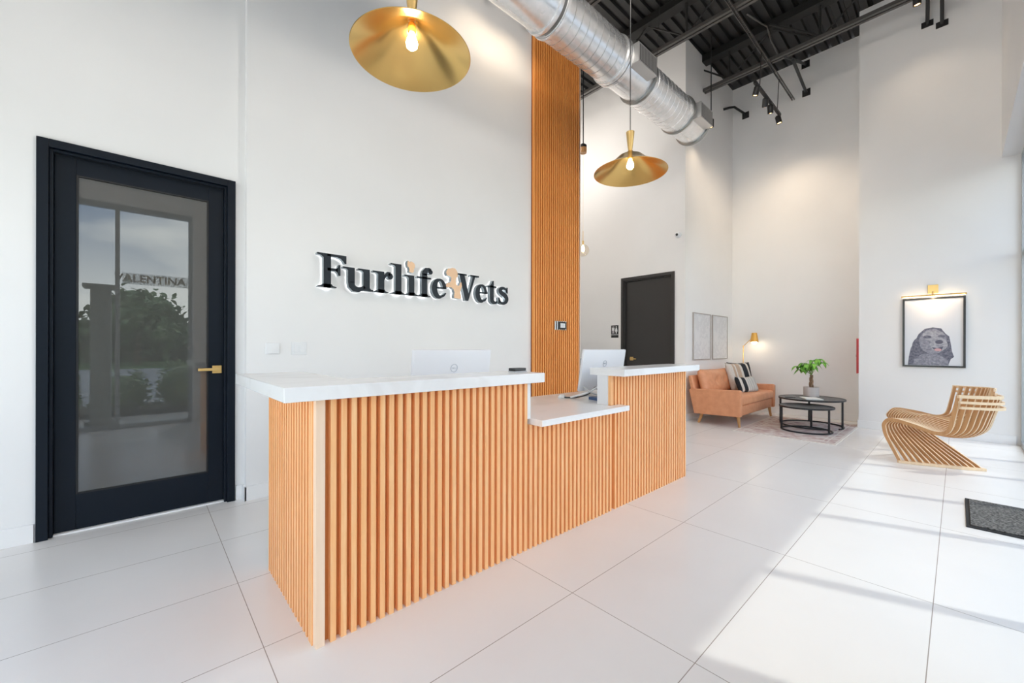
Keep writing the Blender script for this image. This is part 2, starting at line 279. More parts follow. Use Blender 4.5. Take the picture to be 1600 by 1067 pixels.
# ------------------------------------------------------------------ mesh builder
class MB:
    def __init__(s): s.bm = bmesh.new(); s.mi = 0
    def _f(s, vs):
        try:
            f = s.bm.faces.new(vs); f.material_index = s.mi; return f
        except ValueError: return None
    def box(s, x0, x1, y0, y1, z0, z1):
        v = [s.bm.verts.new(p) for p in ((x0,y0,z0),(x1,y0,z0),(x1,y1,z0),(x0,y1,z0),(x0,y0,z1),(x1,y0,z1),(x1,y1,z1),(x0,y1,z1))]
        for q in ((0,3,2,1),(4,5,6,7),(0,1,5,4),(1,2,6,5),(2,3,7,6),(3,0,4,7)): s._f([v[i] for i in q])
        return s
    def prism(s, pts, axis, a, b):
        def P(p, c):
            return {'x': (c, p[0], p[1]), 'y': (p[0], c, p[1]), 'z': (p[0], p[1], c)}[axis]
        A = [s.bm.verts.new(P(p, a)) for p in pts]; B = [s.bm.verts.new(P(p, b)) for p in pts]
        n = len(pts)
        s._f(A[::-1]); s._f(B)
        for i in range(n): s._f([A[i], A[(i+1) % n], B[(i+1) % n], B[i]])
        return s
    def tube(s, path, r, n=10, closed=False, flat=None):
        path = [Vector(p) for p in path]; rings = []; m = len(path)
        rs = r if isinstance(r, (list, tuple)) else [r] * m
        prev = None
        for i, p in enumerate(path):
            if closed: d = path[(i+1) % m] - path[i-1]
            else: d = path[min(i+1, m-1)] - path[max(i-1, 0)]
            d.normalize()
            if prev is None:
                a = Vector((0, 0, 1)) if abs(d.z) < 0.9 else Vector((1, 0, 0))
                nx = d.cross(a).normalized()
            else:
                nx = (prev - d * prev.dot(d)).normalized()
            prev = nx; ny = d.cross(nx)
            rings.append([s.bm.verts.new(p + (nx * math.cos(2*PI*k/n + PI/n) + ny * math.sin(2*PI*k/n + PI/n)) * rs[i]) for k in range(n)])
        rng = range(m) if closed else range(m-1)
        for i in rng:
            A, B = rings[i], rings[(i+1) % m]
            for k in range(n): s._f([A[k], A[(k+1) % n], B[(k+1) % n], B[k]])
        if not closed: s._f(rings[0][::-1]); s._f(rings[-1])
        return s
    def lathe(s, prof, c=(0, 0, 0), n=32, axis='z', close=False):
        rings = []
        for r, h in prof:
            ring = []
            for k in range(n):
                a = 2*PI*k/n; u, w = r*math.cos(a), r*math.sin(a)
                p = {'z': (u, w, h), 'x': (h, u, w), 'y': (u, h, w)}[axis]
                ring.append(s.bm.verts.new((c[0]+p[0], c[1]+p[1], c[2]+p[2])))
            rings.append(ring)
        for i in range(len(rings)-1 + (1 if close else 0)):
            A, B = rings[i], rings[(i+1) % len(rings)]
            for k in range(n): s._f([A[k], A[(k+1) % n], B[(k+1) % n], B[k]])
        if not close:
            if prof[0][0] > 1e-4: s._f(rings[0][::-1])
            if prof[-1][0] > 1e-4: s._f(rings[-1])
        return s
    def sphere(s, c, r, sc=(1, 1, 1), n=16):
        prof = []
        m = max(6, n // 2)
        rows = []
        for i in range(m+1):
            t = PI*i/m; rows.append([s.bm.verts.new((c[0]+r*sc[0]*math.sin(t)*math.cos(2*PI*k/n), c[1]+r*sc[1]*math.sin(t)*math.sin(2*PI*k/n), c[2]+r*sc[2]*math.cos(t))) for k in range(n)])
        for i in range(m):
            for k in range(n): s._f([rows[i][k], rows[i][(k+1)%n], rows[i+1][(k+1)%n], rows[i+1][k]])
        return s
    def xf(s, M):
        bmesh.ops.transform(s.bm, matrix=M, verts=s.bm.verts); return s
    def build(s, name, m, parent=None, smooth=False, bevel=0, merge=True, world=False, subsurf=0, seg=2):
        if merge: bmesh.ops.remove_doubles(s.bm, verts=s.bm.verts, dist=1e-5)
        bmesh.ops.recalc_face_normals(s.bm, faces=s.bm.faces)
        if world and parent is not None:
            bmesh.ops.transform(s.bm, matrix=Matrix.Translation(-Vector(parent.location)), verts=s.bm.verts)
        me = bpy.data.meshes.new(name); s.bm.to_mesh(me); s.bm.free()
        for x in (m if isinstance(m, (list, tuple)) else [m]): me.materials.append(x)
        if smooth:
            for p in me.polygons: p.use_smooth = True
            if smooth == 'auto':
                try: me.set_sharp_from_angle(angle=math.radians(38))
                except Exception: pass
        o = bpy.data.objects.new(name, me); COL.objects.link(o)
        if parent is not None: o.parent = parent
        if bevel:
            b = o.modifiers.new('bevel', 'BEVEL'); b.width = bevel; b.segments = seg; b.limit_method = 'ANGLE'; b.angle_limit = math.radians(40)
            if seg > 2:
                for p in me.polygons: p.use_smooth = True
        if subsurf:
            b = o.modifiers.new('sub', 'SUBSURF'); b.levels = subsurf; b.render_levels = subsurf
        return o

def tag(o, label=None, cat=None, group=None, kind=None):
    if label: o['label'] = label
    if cat: o['category'] = cat
    if group: o['group'] = group
    if kind: o['kind'] = kind
    return o
def thing(name, label, cat, loc=(0, 0, 0), rz=0, group=None, kind=None):
    o = bpy.data.objects.new(name, None); COL.objects.link(o); o.location = loc; o.rotation_euler = (0, 0, rz)
    o.empty_display_size = 0.1
    return tag(o, label, cat, group, kind)
def struct(o, label=None, cat=None): return tag(o, label, cat, None, 'structure')
def copy_tree(o, parent=None):
    c = o.copy(); COL.objects.link(c); c.parent = parent
    for ch in [x for x in bpy.data.objects if x.parent == o]: copy_tree(ch, c)
    return c
def arc(cx, cy, r, a0, a1, n, ry=None):
    ry = r if ry is None else ry
    return [(cx + r*math.cos(math.radians(a0+(a1-a0)*i/n)), cy + ry*math.sin(math.radians(a0+(a1-a0)*i/n))) for i in range(n+1)]

# ------------------------------------------------------------------ the room
CZ = 6.405; XB = 8.78; XC = 8.16; XR = -2.6; YW = -0.374; YO = -0.66
b = MB(); b.box(XR-0.2, XB+0.2, YO, 6.4, -0.12, 0.0)
struct(b.build('floor', floor_m), 'pale beige large-format porcelain tile floor', 'floor')
# ceiling: ribbed steel deck, ribs running away from the camera (x)
b = MB(); prof = []; y = -0.9
while y < 6.5:
    prof += [(y, CZ+0.001), (y+0.085, CZ+0.001), (y+0.10, CZ+0.045), (y+0.138, CZ+0.045)]; y += 0.152
top = [(prof[-1][0], CZ+0.12), (prof[0][0], CZ+0.12)]
A = [b.bm.verts.new((XR-0.2, p[0], p[1])) for p in prof]; B_ = [b.bm.verts.new((XB+0.2, p[0], p[1])) for p in prof]
for i in range(len(prof)-1): b._f([A[i], A[i+1], B_[i+1], B_[i]])
b.box(XR-0.2, XB+0.2, -0.9, 6.5, CZ+0.10, CZ+0.2)
struct(b.build('ceiling', deck_metal), 'black painted ribbed steel roof deck', 'ceiling')
# left walls: door wall (recessed) and sign wall
b = MB()
b.box(XR, -0.493+0.02, 3.88, 4.02, 0, CZ); b.box(-0.473, 0.524, 3.88, 4.02, 2.515, CZ); b.box(0.524, 0.608, 3.88, 4.02, 0, CZ)
b.box(0.608, 4.775, 3.80, 4.02, 0, CZ)
struct(b.build('wall_left', paint_white, merge=False), 'tall white wall carrying the sign', 'wall')
b = MB(); b.box(6.685, 6.80, 3.06, 3.239+0.01, 0, CZ); b.box(6.685, 6.80, 4.269, 6.3, 0, CZ); b.box(6.685, 6.80, 3.249, 4.269, 2.515, CZ)
struct(b.build('wall_hall', paint_white, merge=False), 'white wall holding the charcoal restroom door', 'wall')
b = MB(); b.box(6.80, XB, 3.06, 3.2, 0, CZ); struct(b.build('wall_lounge', paint_white), 'white wall behind the tan sofa', 'wall')
b = MB(); b.box(XB, XB+0.15, -0.4, 3.2, 0, CZ); struct(b.build('wall_back', paint_white), 'white end wall of the waiting corner', 'wall')
b = MB(); b.box(XC, XB, -0.60, 1.028, 0, CZ); struct(b.build('wall_pier', paint_white), 'projecting white wall with the dog portrait', 'wall')
b = MB(); b.box(4.0, 6.9, 6.2, 6.35, 0, CZ); struct(b.build('wall_hall_end', paint_white), 'white wall closing the hall', 'wall')
b = MB(); b.box(3.9, 4.0, 4.02, 6.2, 0, CZ); struct(b.build('wall_hall_side', paint_white), 'white side wall of the hall', 'wall')
b = MB()
b.box(XR, XC, YO-0.24, YW, 3.668, CZ)                       # wall above the glazing
b.box(0.60, 2.03, YO-0.24, YW, 0, 3.668)                          # solid pier between the bays
struct(b.build('wall_right', paint_white, merge=False), 'white wall above and between the storefront windows', 'wall')
b = MB(); b.box(XR-0.15, XR, -0.374, 0.3, 0, CZ); b.box(XR-0.15, XR, 3.6, 4.0, 0, CZ); b.box(XR-0.15, XR, 0.3, 3.6, 2.75, CZ)
struct(b.build('wall_rear', paint_white, merge=False), 'white wall behind the camera', 'wall')
# baseboards
BH, BT = 0.115, 0.014
for nm, bx in (('baseboard_left', (XR, -0.50, 3.88-BT, 3.88)), ('baseboard_left_return', (0.55, 0.594, 3.88-BT, 3.88)),
               ('baseboard_sign', (0.594, 3.78, 3.80-BT, 3.80)), ('baseboard_lounge', (6.685, XB-BT, 3.06-BT, 3.06)), ('baseboard_back', (XB-BT, XB, 1.03, 3.06-BT)),
               ('baseboard_pier', (XC-BT, XC, -0.50, 1.042)), ('baseboard_pier_side', (XC, XB-BT, 1.028, 1.042)),
               ('baseboard_hall', (6.685-BT, 6.685, 3.046, 3.235))):
    b = MB(); b.box(*bx, 0, BH); struct(b.build(nm, trim_white, bevel=0.003), 'low white baseboard', 'baseboard')
b = MB(); b.box(0.594, 0.608, 3.80-BT, 3.88-BT, 0, BH); struct(b.build('baseboard_step', trim_white), 'low white baseboard', 'baseboard')

# storefront windows
def window(name, label, x0, x1, muls, head, transom=None):
    w = thing(name, label, 'window', ((x0+x1)/2, -0.6, 0), kind='structure')
    f = MB(); f.box(x0, x1, -0.655, -0.535, 0.0, 0.055); f.box(x0, x1, -0.655, -0.535, head-0.06, head)
    for m in [x0+0.025] + muls + [x1-0.025]: f.box(m-0.025, m+0.025, -0.655, -0.535, 0.05, head-0.055)
    if transom: f.box(transom[0], transom[1], -0.64, -0.55, transom[2]-0.025, transom[2]+0.025)
    f.build('window_frame', alu, w, merge=False, world=True)
    xs = [x0+0.05] + [q for m in muls for q in (m-0.025, m+0.025)] + [x1-0.05]
    for i in range(0, len(xs), 2):
        p = MB(); p.box(xs[i], xs[i+1], -0.598, -0.592, 0.055, head-0.06); p.build('pane', pane_m, w, world=True)
    return w
window('window_1', 'floor-to-ceiling storefront glazing along the right side', 2.03, XC, [3.0, 4.13, 4.98, 6.1, 7.03], 3.668, (7.055, XC-0.05, 2.42))
w2 = window('window_2', 'storefront glazing reflected in the black door', XR, 0.60, [-1.35, -0.28], 3.33)
b = MB(); b.box(XR, 0.60, -0.66, -0.5, 3.33, 3.668); struct(b.build('trim_1', trim_white), 'header panel over the second window', 'trim')
b = MB(); b.box(-0.58, -0.36, -1.05, -0.80, 0, 2.1); b.box(-0.66, -0.28, -1.08, -0.77, 2.1, 2.16); b.box(-0.64, -0.30, -1.07, -0.78, 0, 0.10)
tag(b.build('bollard_pillar', concrete, merge=False, bevel=0.01), 'square concrete pillar standing outside the window, reflected in the glass door', 'pillar')
w = thing('window_added', 'added unseen glazing behind the camera, for more daylight', 'window', (XR-0.07, 1.95, 0), kind='structure')  # window added out of view to let more sky light in
f = MB(); 
for yy in (0.325, 1.4, 2.5, 3.575): f.box(XR-0.13, XR-0.02, yy-0.025, yy+0.025, 0.0, 2.75)
f.box(XR-0.13, XR-0.02, 0.3, 3.6, 0, 0.05); f.box(XR-0.13, XR-0.02, 0.3, 3.6, 2.69, 2.75)
f.build('window_frame', alu, w, merge=False, world=True)
for a, c in ((0.35, 1.375), (1.425, 2.475), (2.525, 3.55)):
    p = MB(); p.box(XR-0.078, XR-0.072, a, c, 0.05, 2.69); p.build('pane', pane_m, w, world=True)

# ------------------------------------------------------------------ text helper (plain sans lettering turned to mesh)
def text_mesh(name, body, size, depth, m, parent, M, align='CENTER', fatten=0.0):
    cu = bpy.data.curves.new(name, 'FONT'); cu.body = body; cu.size = size; cu.extrude = depth; cu.align_x = align; cu.align_y = 'CENTER'; cu.offset = fatten
    o = bpy.data.objects.new(name + '_src', cu); COL.objects.link(o)
    dg = bpy.context.evaluated_depsgraph_get(); me = bpy.data.meshes.new_from_object(o.evaluated_get(dg)); me.name = name
    bpy.data.objects.remove(o); bpy.data.curves.remove(cu)
    me.transform(M); me.materials.clear(); me.materials.append(m)
    ob = bpy.data.objects.new(name, me); COL.objects.link(ob)
    if parent: ob.parent = parent
    return ob
# plane facing -y (seen from the lobby): text x -> world x, text y -> world z
FACE_MY = Matrix(((1, 0, 0, 0), (0, 0, -1, 0), (0, 1, 0, 0), (0, 0, 0, 1)))
# banner on the outside of the window, read from the street and so also in the door's reflection
bn = thing('window_banner', 'pale vinyl banner with tan capital letters on the outer face of the window', 'banner', (0.15, -0.615, 2.26))
b = MB(); b.box(-0.38, 0.42, -0.001, 0.001, -0.085, 0.085); b.build('vinyl', banner_m, bn)
text_mesh('lettering', 'VALENTINA', 0.155, 0.004, banner_txt, bn, Matrix.Translation((-0.05, 0, 0.0)) @ FACE_MY, fatten=0.003)

# ------------------------------------------------------------------ door 1 (black, glazed)
d1 = thing('door_1', 'tall black door with a smoked glass panel left of the sign', 'door', (0.025, 3.9, 0), kind='structure')
b = MB()
def ring(b, x0, x1, zt, w, y0, y1, z0=0):
    b.box(x0, x0+w, y0, y1, z0, zt); b.box(x1-w, x1, y0, y1, z0, zt); b.box(x0+w, x1-w, y0, y1, zt-w, zt)
ring(b, -0.493, 0.544, 2.535, 0.052, 3.860, 4.0)
ring(b, -0.4415, 0.4925, 2.484, 0.018, 3.885, 3.99)
b.build('door_frame', black_paint, d1, merge=False, world=True, bevel=0.003)
b = MB()
lx0, lx1, lz0, lz1 = -0.423, 0.474, 0.012, 2.464
gx0, gx1, gz0, gz1 = -0.320, 0.372, 0.250, 2.350
b.box(lx0, gx0-0.006, 3.925, 3.968, lz0, lz1); b.box(gx1+0.006, lx1, 3.925, 3.968, lz0, lz1)
b.box(gx0-0.006, gx1+0.006, 3.925, 3.968, lz0, gz0-0.006); b.box(gx0-0.006, gx1+0.006, 3.925, 3.968, gz1+0.006, lz1)
b.build('door_leaf', black_paint, d1, merge=False, world=True, bevel=0.002)
b = MB(); ring(b, gx0-0.006, gx1+0.006, gz1+0.006, 0.010, 3.922, 3.930, gz0-0.006); b.box(gx0, gx1, 3.922, 3.930, gz0-0.006, gz0+0.004)
b.build('glazing_bead', black_gasket, d1, merge=False, world=True)
b = MB(); b.box(gx0, gx1, 3.932, 3.944, gz0, gz1); tag(b.build('glass_panel', door_glass, d1, world=True), 'grey smoked glass reflecting the street')
h = MB(); h.box(0.402, 0.462, 3.914, 3.926, 1.015, 1.075); hh = h.build('door_handle', brass_satin, d1, world=True, bevel=0.002); tag(hh, 'brass square handle plate')
h = MB(); h.tube([(0.432-0.0255, 0.018-0.0, 1.047), (0.432-0.0255, -0.03, 1.047)], 0.010, 12); h.box(0.285, 0.4175, -0.034, -0.022, 1.037, 1.057); h.build('lever', brass_satin, hh, merge=False, bevel=0.002)
h = MB(); h.box(-0.44, 0.49, 3.90, 3.99, 0, 0.010); h.build('threshold', trim_white, d1, world=True)

# door 2 (charcoal, restroom)
d2 = thing('door_2', 'plain charcoal restroom door at the end of the hall', 'door', (6.7, 3.76, 0), kind='structure')
b = MB()
def ringy(b, y0, y1, zt, w, x0, x1): b.box(x0, x1, y0, y0+w, 0, zt); b.box(x0, x1, y1-w, y1, 0, zt); b.box(x0, x1, y0+w, y1-w, zt-w, zt)
ringy(b, 3.239, 4.279, 2.525, 0.052, 6.665, 6.80); ringy(b, 3.291, 4.227, 2.473, 0.02, 6.69, 6.80)
b.build('door_frame', grey_door, d2, merge=False, world=True, bevel=0.003)
b = MB(); b.box(6.73, 6.775, 3.311, 4.207, 0.01, 2.453); b.build('door_leaf', grey_door, d2, world=True, bevel=0.002)
b = MB(); b.box(6.715, 6.731, 4.05, 4.115, 0.985, 1.05); hh = tag(b.build('door_handle', brass_satin, d2, world=True, bevel=0.002), 'brass handle plate')
b = MB(); b.tube([(6.72, 4.08, 1.017), (6.685, 4.08, 1.017)], 0.010, 10); b.box(6.676, 6.69, 3.97, 4.095, 1.007, 1.027); b.build('lever', brass_satin, hh, merge=False, world=False).location = (-6.7, -3.76, 0)

# ------------------------------------------------------------------ wall slat panel
sp = thing('slat_wall_panel', 'tall oak slat panel on the end of the sign wall', 'wall panel', (4.27, 3.79, 0))
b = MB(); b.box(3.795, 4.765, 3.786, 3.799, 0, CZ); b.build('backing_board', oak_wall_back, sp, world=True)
b = MB(); x = 3.80
while x < 4.755: b.box(x, x+0.022, 3.750, 3.786, 0, CZ); x += 0.0435
b.build('slats', oak_wall, sp, merge=False, world=True)
b = MB(); b.box(4.765, 4.776, 3.755, 4.02, 0, CZ); b.build('edge_trim', oak_post, sp, world=True)
th = thing('thermostat', 'white thermostat plate with a black-rimmed square dial on the slat panel', 'thermostat', (4.335, 3.758, 1.53))
b = MB(); b.box(-0.135, 0.135, -0.008, 0, -0.062, 0.062); b.build('wall_plate', plastic_white, th, bevel=0.003)
b = MB(); b.box(-0.052, 0.095, -0.026, -0.009, -0.052, 0.052); b.build('bezel', plastic_black, th, bevel=0.004)
b = MB(); b.box(-0.028, 0.070, -0.030, -0.026, -0.030, 0.030); b.build('display', plastic_white, th)
# switch plates on the sign wall
p = thing('access_plate', 'blank white square wall plate nearer the black door', 'wall plate', (0.79, 3.80, 1.21))
b = MB(); b.box(-0.052, 0.052, -0.014, 0, -0.046, 0.046); b.build('cover', plastic_white, p, bevel=0.006, seg=3)
p = thing('light_switch', 'white double light switch plate nearer the sign', 'light switch', (0.99, 3.80, 1.21))
b = MB(); b.box(-0.060, 0.060, -0.007, 0, -0.055, 0.055); b.build('cover', plastic_white, p, bevel=0.003)
for s in (-0.024, 0.024):
    b = MB(); b.prism([(-0.012, -0.034), (-0.007, -0.034), (-0.007, 0.034), (-0.010, 0.034)], 'x', s-0.017, s+0.017); b.build('rocker', plastic_white, p, bevel=0.001)

# ------------------------------------------------------------------ reception counter
rc = thing('reception_counter', 'long reception counter clad in vertical oak slats', 'reception counter', (2.15, 2.1, 0))
PITCH = 0.0425
def slats_x(b, x0, x1, z0, z1):
    n = int(round((x1-x0)/PITCH)); p = (x1-x0)/n
    for i in range(n): b.box(x0+i*p+p*0.46, x0+(i+1)*p, 1.745, 1.774, z0, z1)
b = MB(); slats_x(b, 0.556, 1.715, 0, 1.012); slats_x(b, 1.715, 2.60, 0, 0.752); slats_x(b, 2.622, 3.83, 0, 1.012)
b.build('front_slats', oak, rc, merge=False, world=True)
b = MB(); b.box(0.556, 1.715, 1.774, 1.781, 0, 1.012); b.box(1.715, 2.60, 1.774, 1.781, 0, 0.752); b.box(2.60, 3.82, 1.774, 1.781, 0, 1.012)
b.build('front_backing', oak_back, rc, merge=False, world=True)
b = MB(); y = 1.80
while y < 2.53: b.box(0.512, 0.538, y, y+0.021, 0, 1.012); y += PITCH
b.build('side_slats', oak, rc, merge=False, world=True)
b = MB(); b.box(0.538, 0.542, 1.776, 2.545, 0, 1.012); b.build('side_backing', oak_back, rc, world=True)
b = MB(); b.box(0.517, 0.553, 1.741, 1.776, 0, 1.012); tag(b.build('corner_post', oak_post, rc, world=True, bevel=0.001), 'pale solid oak corner post')
b = MB(); b.box(0.512, 0.532, 1.776, 1.795, 0, 1.012); b.build('corner_batten', oak, rc, world=True)
b = MB(); b.box(1.7155, 1.742, 1.747, 1.86, 0.7905, 1.012); tag(b.build('end_panel', laminate, rc, world=True), 'white laminate end panel')
b = MB(); b.box(2.576, 2.600, 1.766, 1.86, 0.7905, 1.012); tag(b.build('end_panel', laminate, rc, world=True), 'white laminate end panel')
b = MB(); b.box(2.585, 2.622, 1.745, 1.766, 0.7905, 1.012); tag(b.build('corner_post', oak, rc, world=True), 'oak corner post')
b = MB()
b.box(0.542, 1.7155, 1.781, 1.86, 0, 1.012); b.box(1.7155, 2.60, 1.781, 1.86, 0, 0.752); b.box(2.60, 3.80, 1.781, 1.86, 0, 1.012); b.box(0.542, 0.62, 1.86, 2.545, 0, 1.012)
b.box(3.74, 3.82, 1.86, 2.52, 0, 0.752)
b.build('knee_wall', laminate, rc, merge=False, world=True)
b = MB(); y = 1.80
while y < 2.5: b.box(3.82, 3.838, y, y+0.026, 0, 0.752); y += PITCH
b.build('far_side_slats', oak, rc, merge=False, world=True)
# worktops (continuous slabs, things of their own)
def slab(name, label, outline, z0, z1, m=quartz):
    b = MB(); b.prism(outline, 'z', z0, z1); return tag(b.build(name, m, bevel=0.003), label, 'countertop')
slab('transaction_top', 'thick white quartz top on the near raised part of the counter, L-shaped', [(0.388, 1.682), (1.80, 1.682), (1.80, 1.985), (0.74, 1.985), (0.74, 2.745), (0.388, 2.745)], 1.012, 1.069)
slab('transaction_top', 'white quartz top on the far raised part of the counter', [(2.570, 1.62), (3.838, 1.62), (3.838, 1.925), (2.570, 1.925)], 1.012, 1.064)
slab('desk_worktop', 'lower quartz desk slab projecting between the two raised tops', [(1.745, 1.65), (2.692, 1.65), (2.692, 1.744), (2.576, 1.744), (2.576, 1.861), (3.80, 1.861), (3.80, 2.52), (0.622, 2.52), (0.622, 1.861), (1.745, 1.861)], 0.752, 0.790)

# things on the counter
def monitor(loc, rz, label):
    m = thing('computer_monitor', label, 'computer monitor', loc, rz, group='computers on the reception desk')
    T = Matrix.Translation((0, 0, 0.06)) @ Matrix.Rotation(math.radians(9), 4, 'X')
    # screen faces +y, white back faces -y
    b = MB(); b.box(-0.315, 0.315, -0.014, 0.012, 0, 0.36); b.xf(T); b.build('back_shell', screen_white, m, bevel=0.006, seg=3)
    b = MB(); b.box(-0.308, 0.308, 0.012, 0.015, 0.02, 0.354); b.xf(T); b.build('screen', plastic_black, m)
    b = MB(); 
    prof = [(0.024, -0.016), (0.029, -0.016), (0.029, -0.0142), (0.024, -0.0142)]
    b.lathe(prof, (0, 0, 0.235), 32, 'y', close=True); b.xf(T); lg = b.build('logo_ring', logo_grey, m)
    text_mesh('logo_lettering', 'DELL', 0.018, 0.0008, logo_grey, lg, T @ Matrix.Translation((0, -0.0152, 0.235)) @ FACE_MY)
    b = MB(); b.prism([(-0.045, 0.005), (0.045, 0.005), (0.035, 0.16), (-0.035, 0.16)], 'y', -0.035, -0.018); b.build('stand_neck', plastic_grey, m, bevel=0.002)
    b = MB(); b.box(-0.12, 0.12, -0.09, 0.10, 0, 0.010); b.build('stand_base', plastic_grey, m, bevel=0.003)
    return m
mo = monitor((1.575, 2.37, 0.79), 0.0, 'white-backed monitor behind the near raised counter top, below the sign')
m2 = copy_tree(mo); m2.location = (3.055, 2.175, 0.79)
m2['label'] = 'white-backed monitor by the low desk gap, in front of the restroom door'
cr_ = thing('card_reader', 'small black card reader on the end of the near raised top', 'card reader', (1.72, 1.84, 1.069), 0.1)
b = MB(); b.box(-0.055, 0.055, -0.03, 0.03, 0, 0.008); b.build('base', plastic_grey, cr_, bevel=0.002)
b = MB(); b.box(-0.052, 0.052, -0.028, 0.028, 0.008, 0.026); b.build('body', plastic_black, cr_, bevel=0.004, seg=3)
b = MB(); b.sphere((0, 0, 0), 1, (0.055, 0.034, 0.03), 20)
for v in b.bm.verts: v.co.z = max(v.co.z, 0)
mo_ = thing('computer_mouse', 'white mouse lying on the lower desk slab', 'mouse', (2.68, 2.30, 0.79), 0.4)
b.build('shell', plastic_white, mo_, smooth=True)
b = MB(); b.box(-0.002, 0.03, -0.002, 0.002, 0.0275, 0.031); b.build('scroll_wheel', plastic_grey, mo_)
# loose cables behind the white end panel
def cable(pts, r, m, label):
    P = [Vector(p) for p in pts]; out = []
    for i in range(len(P)-1):
        p0, p1, p2, p3 = P[max(i-1, 0)], P[i], P[i+1], P[min(i+2, len(P)-1)]
        for k in range(8):
            t = k/8; out.append(0.5*((2*p1)+(-p0+p2)*t+(2*p0-5*p1+4*p2-p3)*t*t+(-p0+3*p1-3*p2+p3)*t**3))
    out.append(P[-1]); b = MB(); b.tube(out, r, 8); return tag(b.build('cable', m, smooth=True), label, 'cable')
cable([(2.64, 2.30, 0.797), (2.74, 2.19, 0.798), (2.80, 2.11, 0.83), (2.85, 2.07, 0.885), (2.90, 2.07, 0.80)], 0.006, plastic_black, 'thin black cable looping off the desk beside the mouse')
cable([(2.68, 2.21, 0.80), (2.77, 2.09, 0.845), (2.83, 2.03, 0.885), (2.89, 2.01, 0.80)], 0.008, plastic_white, 'thick white cable arching in front of the far monitor')
cable([(2.74, 2.12, 0.895), (2.75, 2.07, 0.86), (2.78, 1.99, 0.83), (2.84, 1.93, 0.80)], 0.008, plastic_grey, 'grey cable drooping onto the desk by the white end panel')
cable([(2.84, 1.99, 0.83), (2.88, 1.97, 0.885), (2.94, 1.97, 0.90), (2.97, 1.98, 0.84)], 0.009, plastic_green, 'green cable loop behind the white end panel')
b = MB(); b.box(-0.10, 0.10, -0.07, 0.07, 0, 0.022); bk = tag(b.build('notebook', mat('blue_cover', (0.05, 0.10, 0.22), 0.5), bevel=0.002), 'dark blue notebook lying under the desk cables', 'notebook'); bk.location = (2.83, 1.98, 0.79); bk.rotation_euler = (0, 0, -0.25)
b = MB(); b.box(-0.096, 0.101, -0.068, 0.072, 0.003, 0.019); b.build('pages', paper, bk)
# grey appliance in the hall
wc = thing('water_dispenser', 'dark grey dispenser with a steel band, seen behind the far monitor', 'water dispenser', (6.36, 4.92, 0))
b = MB(); b.box(-0.16, 0.16, -0.17, 0.17, 0, 0.82); b.build('cabinet', mat('dispenser_grey', (0.16, 0.165, 0.17), 0.4), wc, bevel=0.008)
b = MB(); b.box(-0.165, 0.165, -0.175, 0.175, 0.82, 0.985); b.build('top_band', steel, wc, bevel=0.008)
b = MB(); b.lathe([(0.10, 0.985), (0.11, 1.0), (0.09, 1.02), (0.0, 1.022)], (0, 0, 0), 24); b.build('lid', steel, wc, smooth=True)

# ------------------------------------------------------------------ wall sign
TX = 3.735; BASE = 1.748; CAP = 0.298; DEP = 0.052
sg = thing('wall_sign', 'raised dark letters reading Furlife Vets with peach pet figures, halo-lit on the white wall', 'sign', (2.2, TX, BASE))
def stroke(pts, w0, w1=None, n=None):
    """variable-width stroke -> polygons (quads)"""
    q = []
    m = len(pts); ws = [w0 + (w1 - w0) * i / (m - 1) for i in range(m)] if w1 is not None and not isinstance(w0, (list, tuple)) else (list(w0) if isinstance(w0, (list, tuple)) else [w0] * m)
    L, R = [], []
    for i in range(m):
        a = Vector(pts[max(i-1, 0)]); c = Vector(pts[min(i+1, m-1)]); d = (c - a).normalized(); nn = Vector((-d.y, d.x)) * ws[i] / 2
        p = Vector(pts[i]); L.append(tuple(p + nn)); R.append(tuple(p - nn))
    return [L + R[::-1]]
def rect(x0, x1, y0, y1): return [[(x0, y0), (x1, y0), (x1, y1), (x0, y1)]]
def fan(cx, cy, rx, ry, a0, a1, wf, n=22):
    """elliptical arc with width as function of t"""
    pts = arc(cx, cy, rx, a0, a1, n, ry); ws = [wf(i/n) for i in range(n+1)]
    return stroke(pts, ws)
def blob(cx, cy, r, ry=None): return [arc(cx, cy, r, 0, 342, 19, ry)]
def serif(xc, w, y, h, up=1):
    """bracketed slab serif centred at xc, flat edge at y, growing in direction up"""
    return [[(xc-w/2, y), (xc+w/2, y), (xc+w/2, y+up*h*0.55), (xc+w*0.30, y+up*h), (xc+w*0.24, y+up*h*1.9), (xc-w*0.24, y+up*h*1.9), (xc-w*0.30, y+up*h), (xc-w/2, y+up*h*0.55)]]
S = 0.052  # slab thickness (cap units)
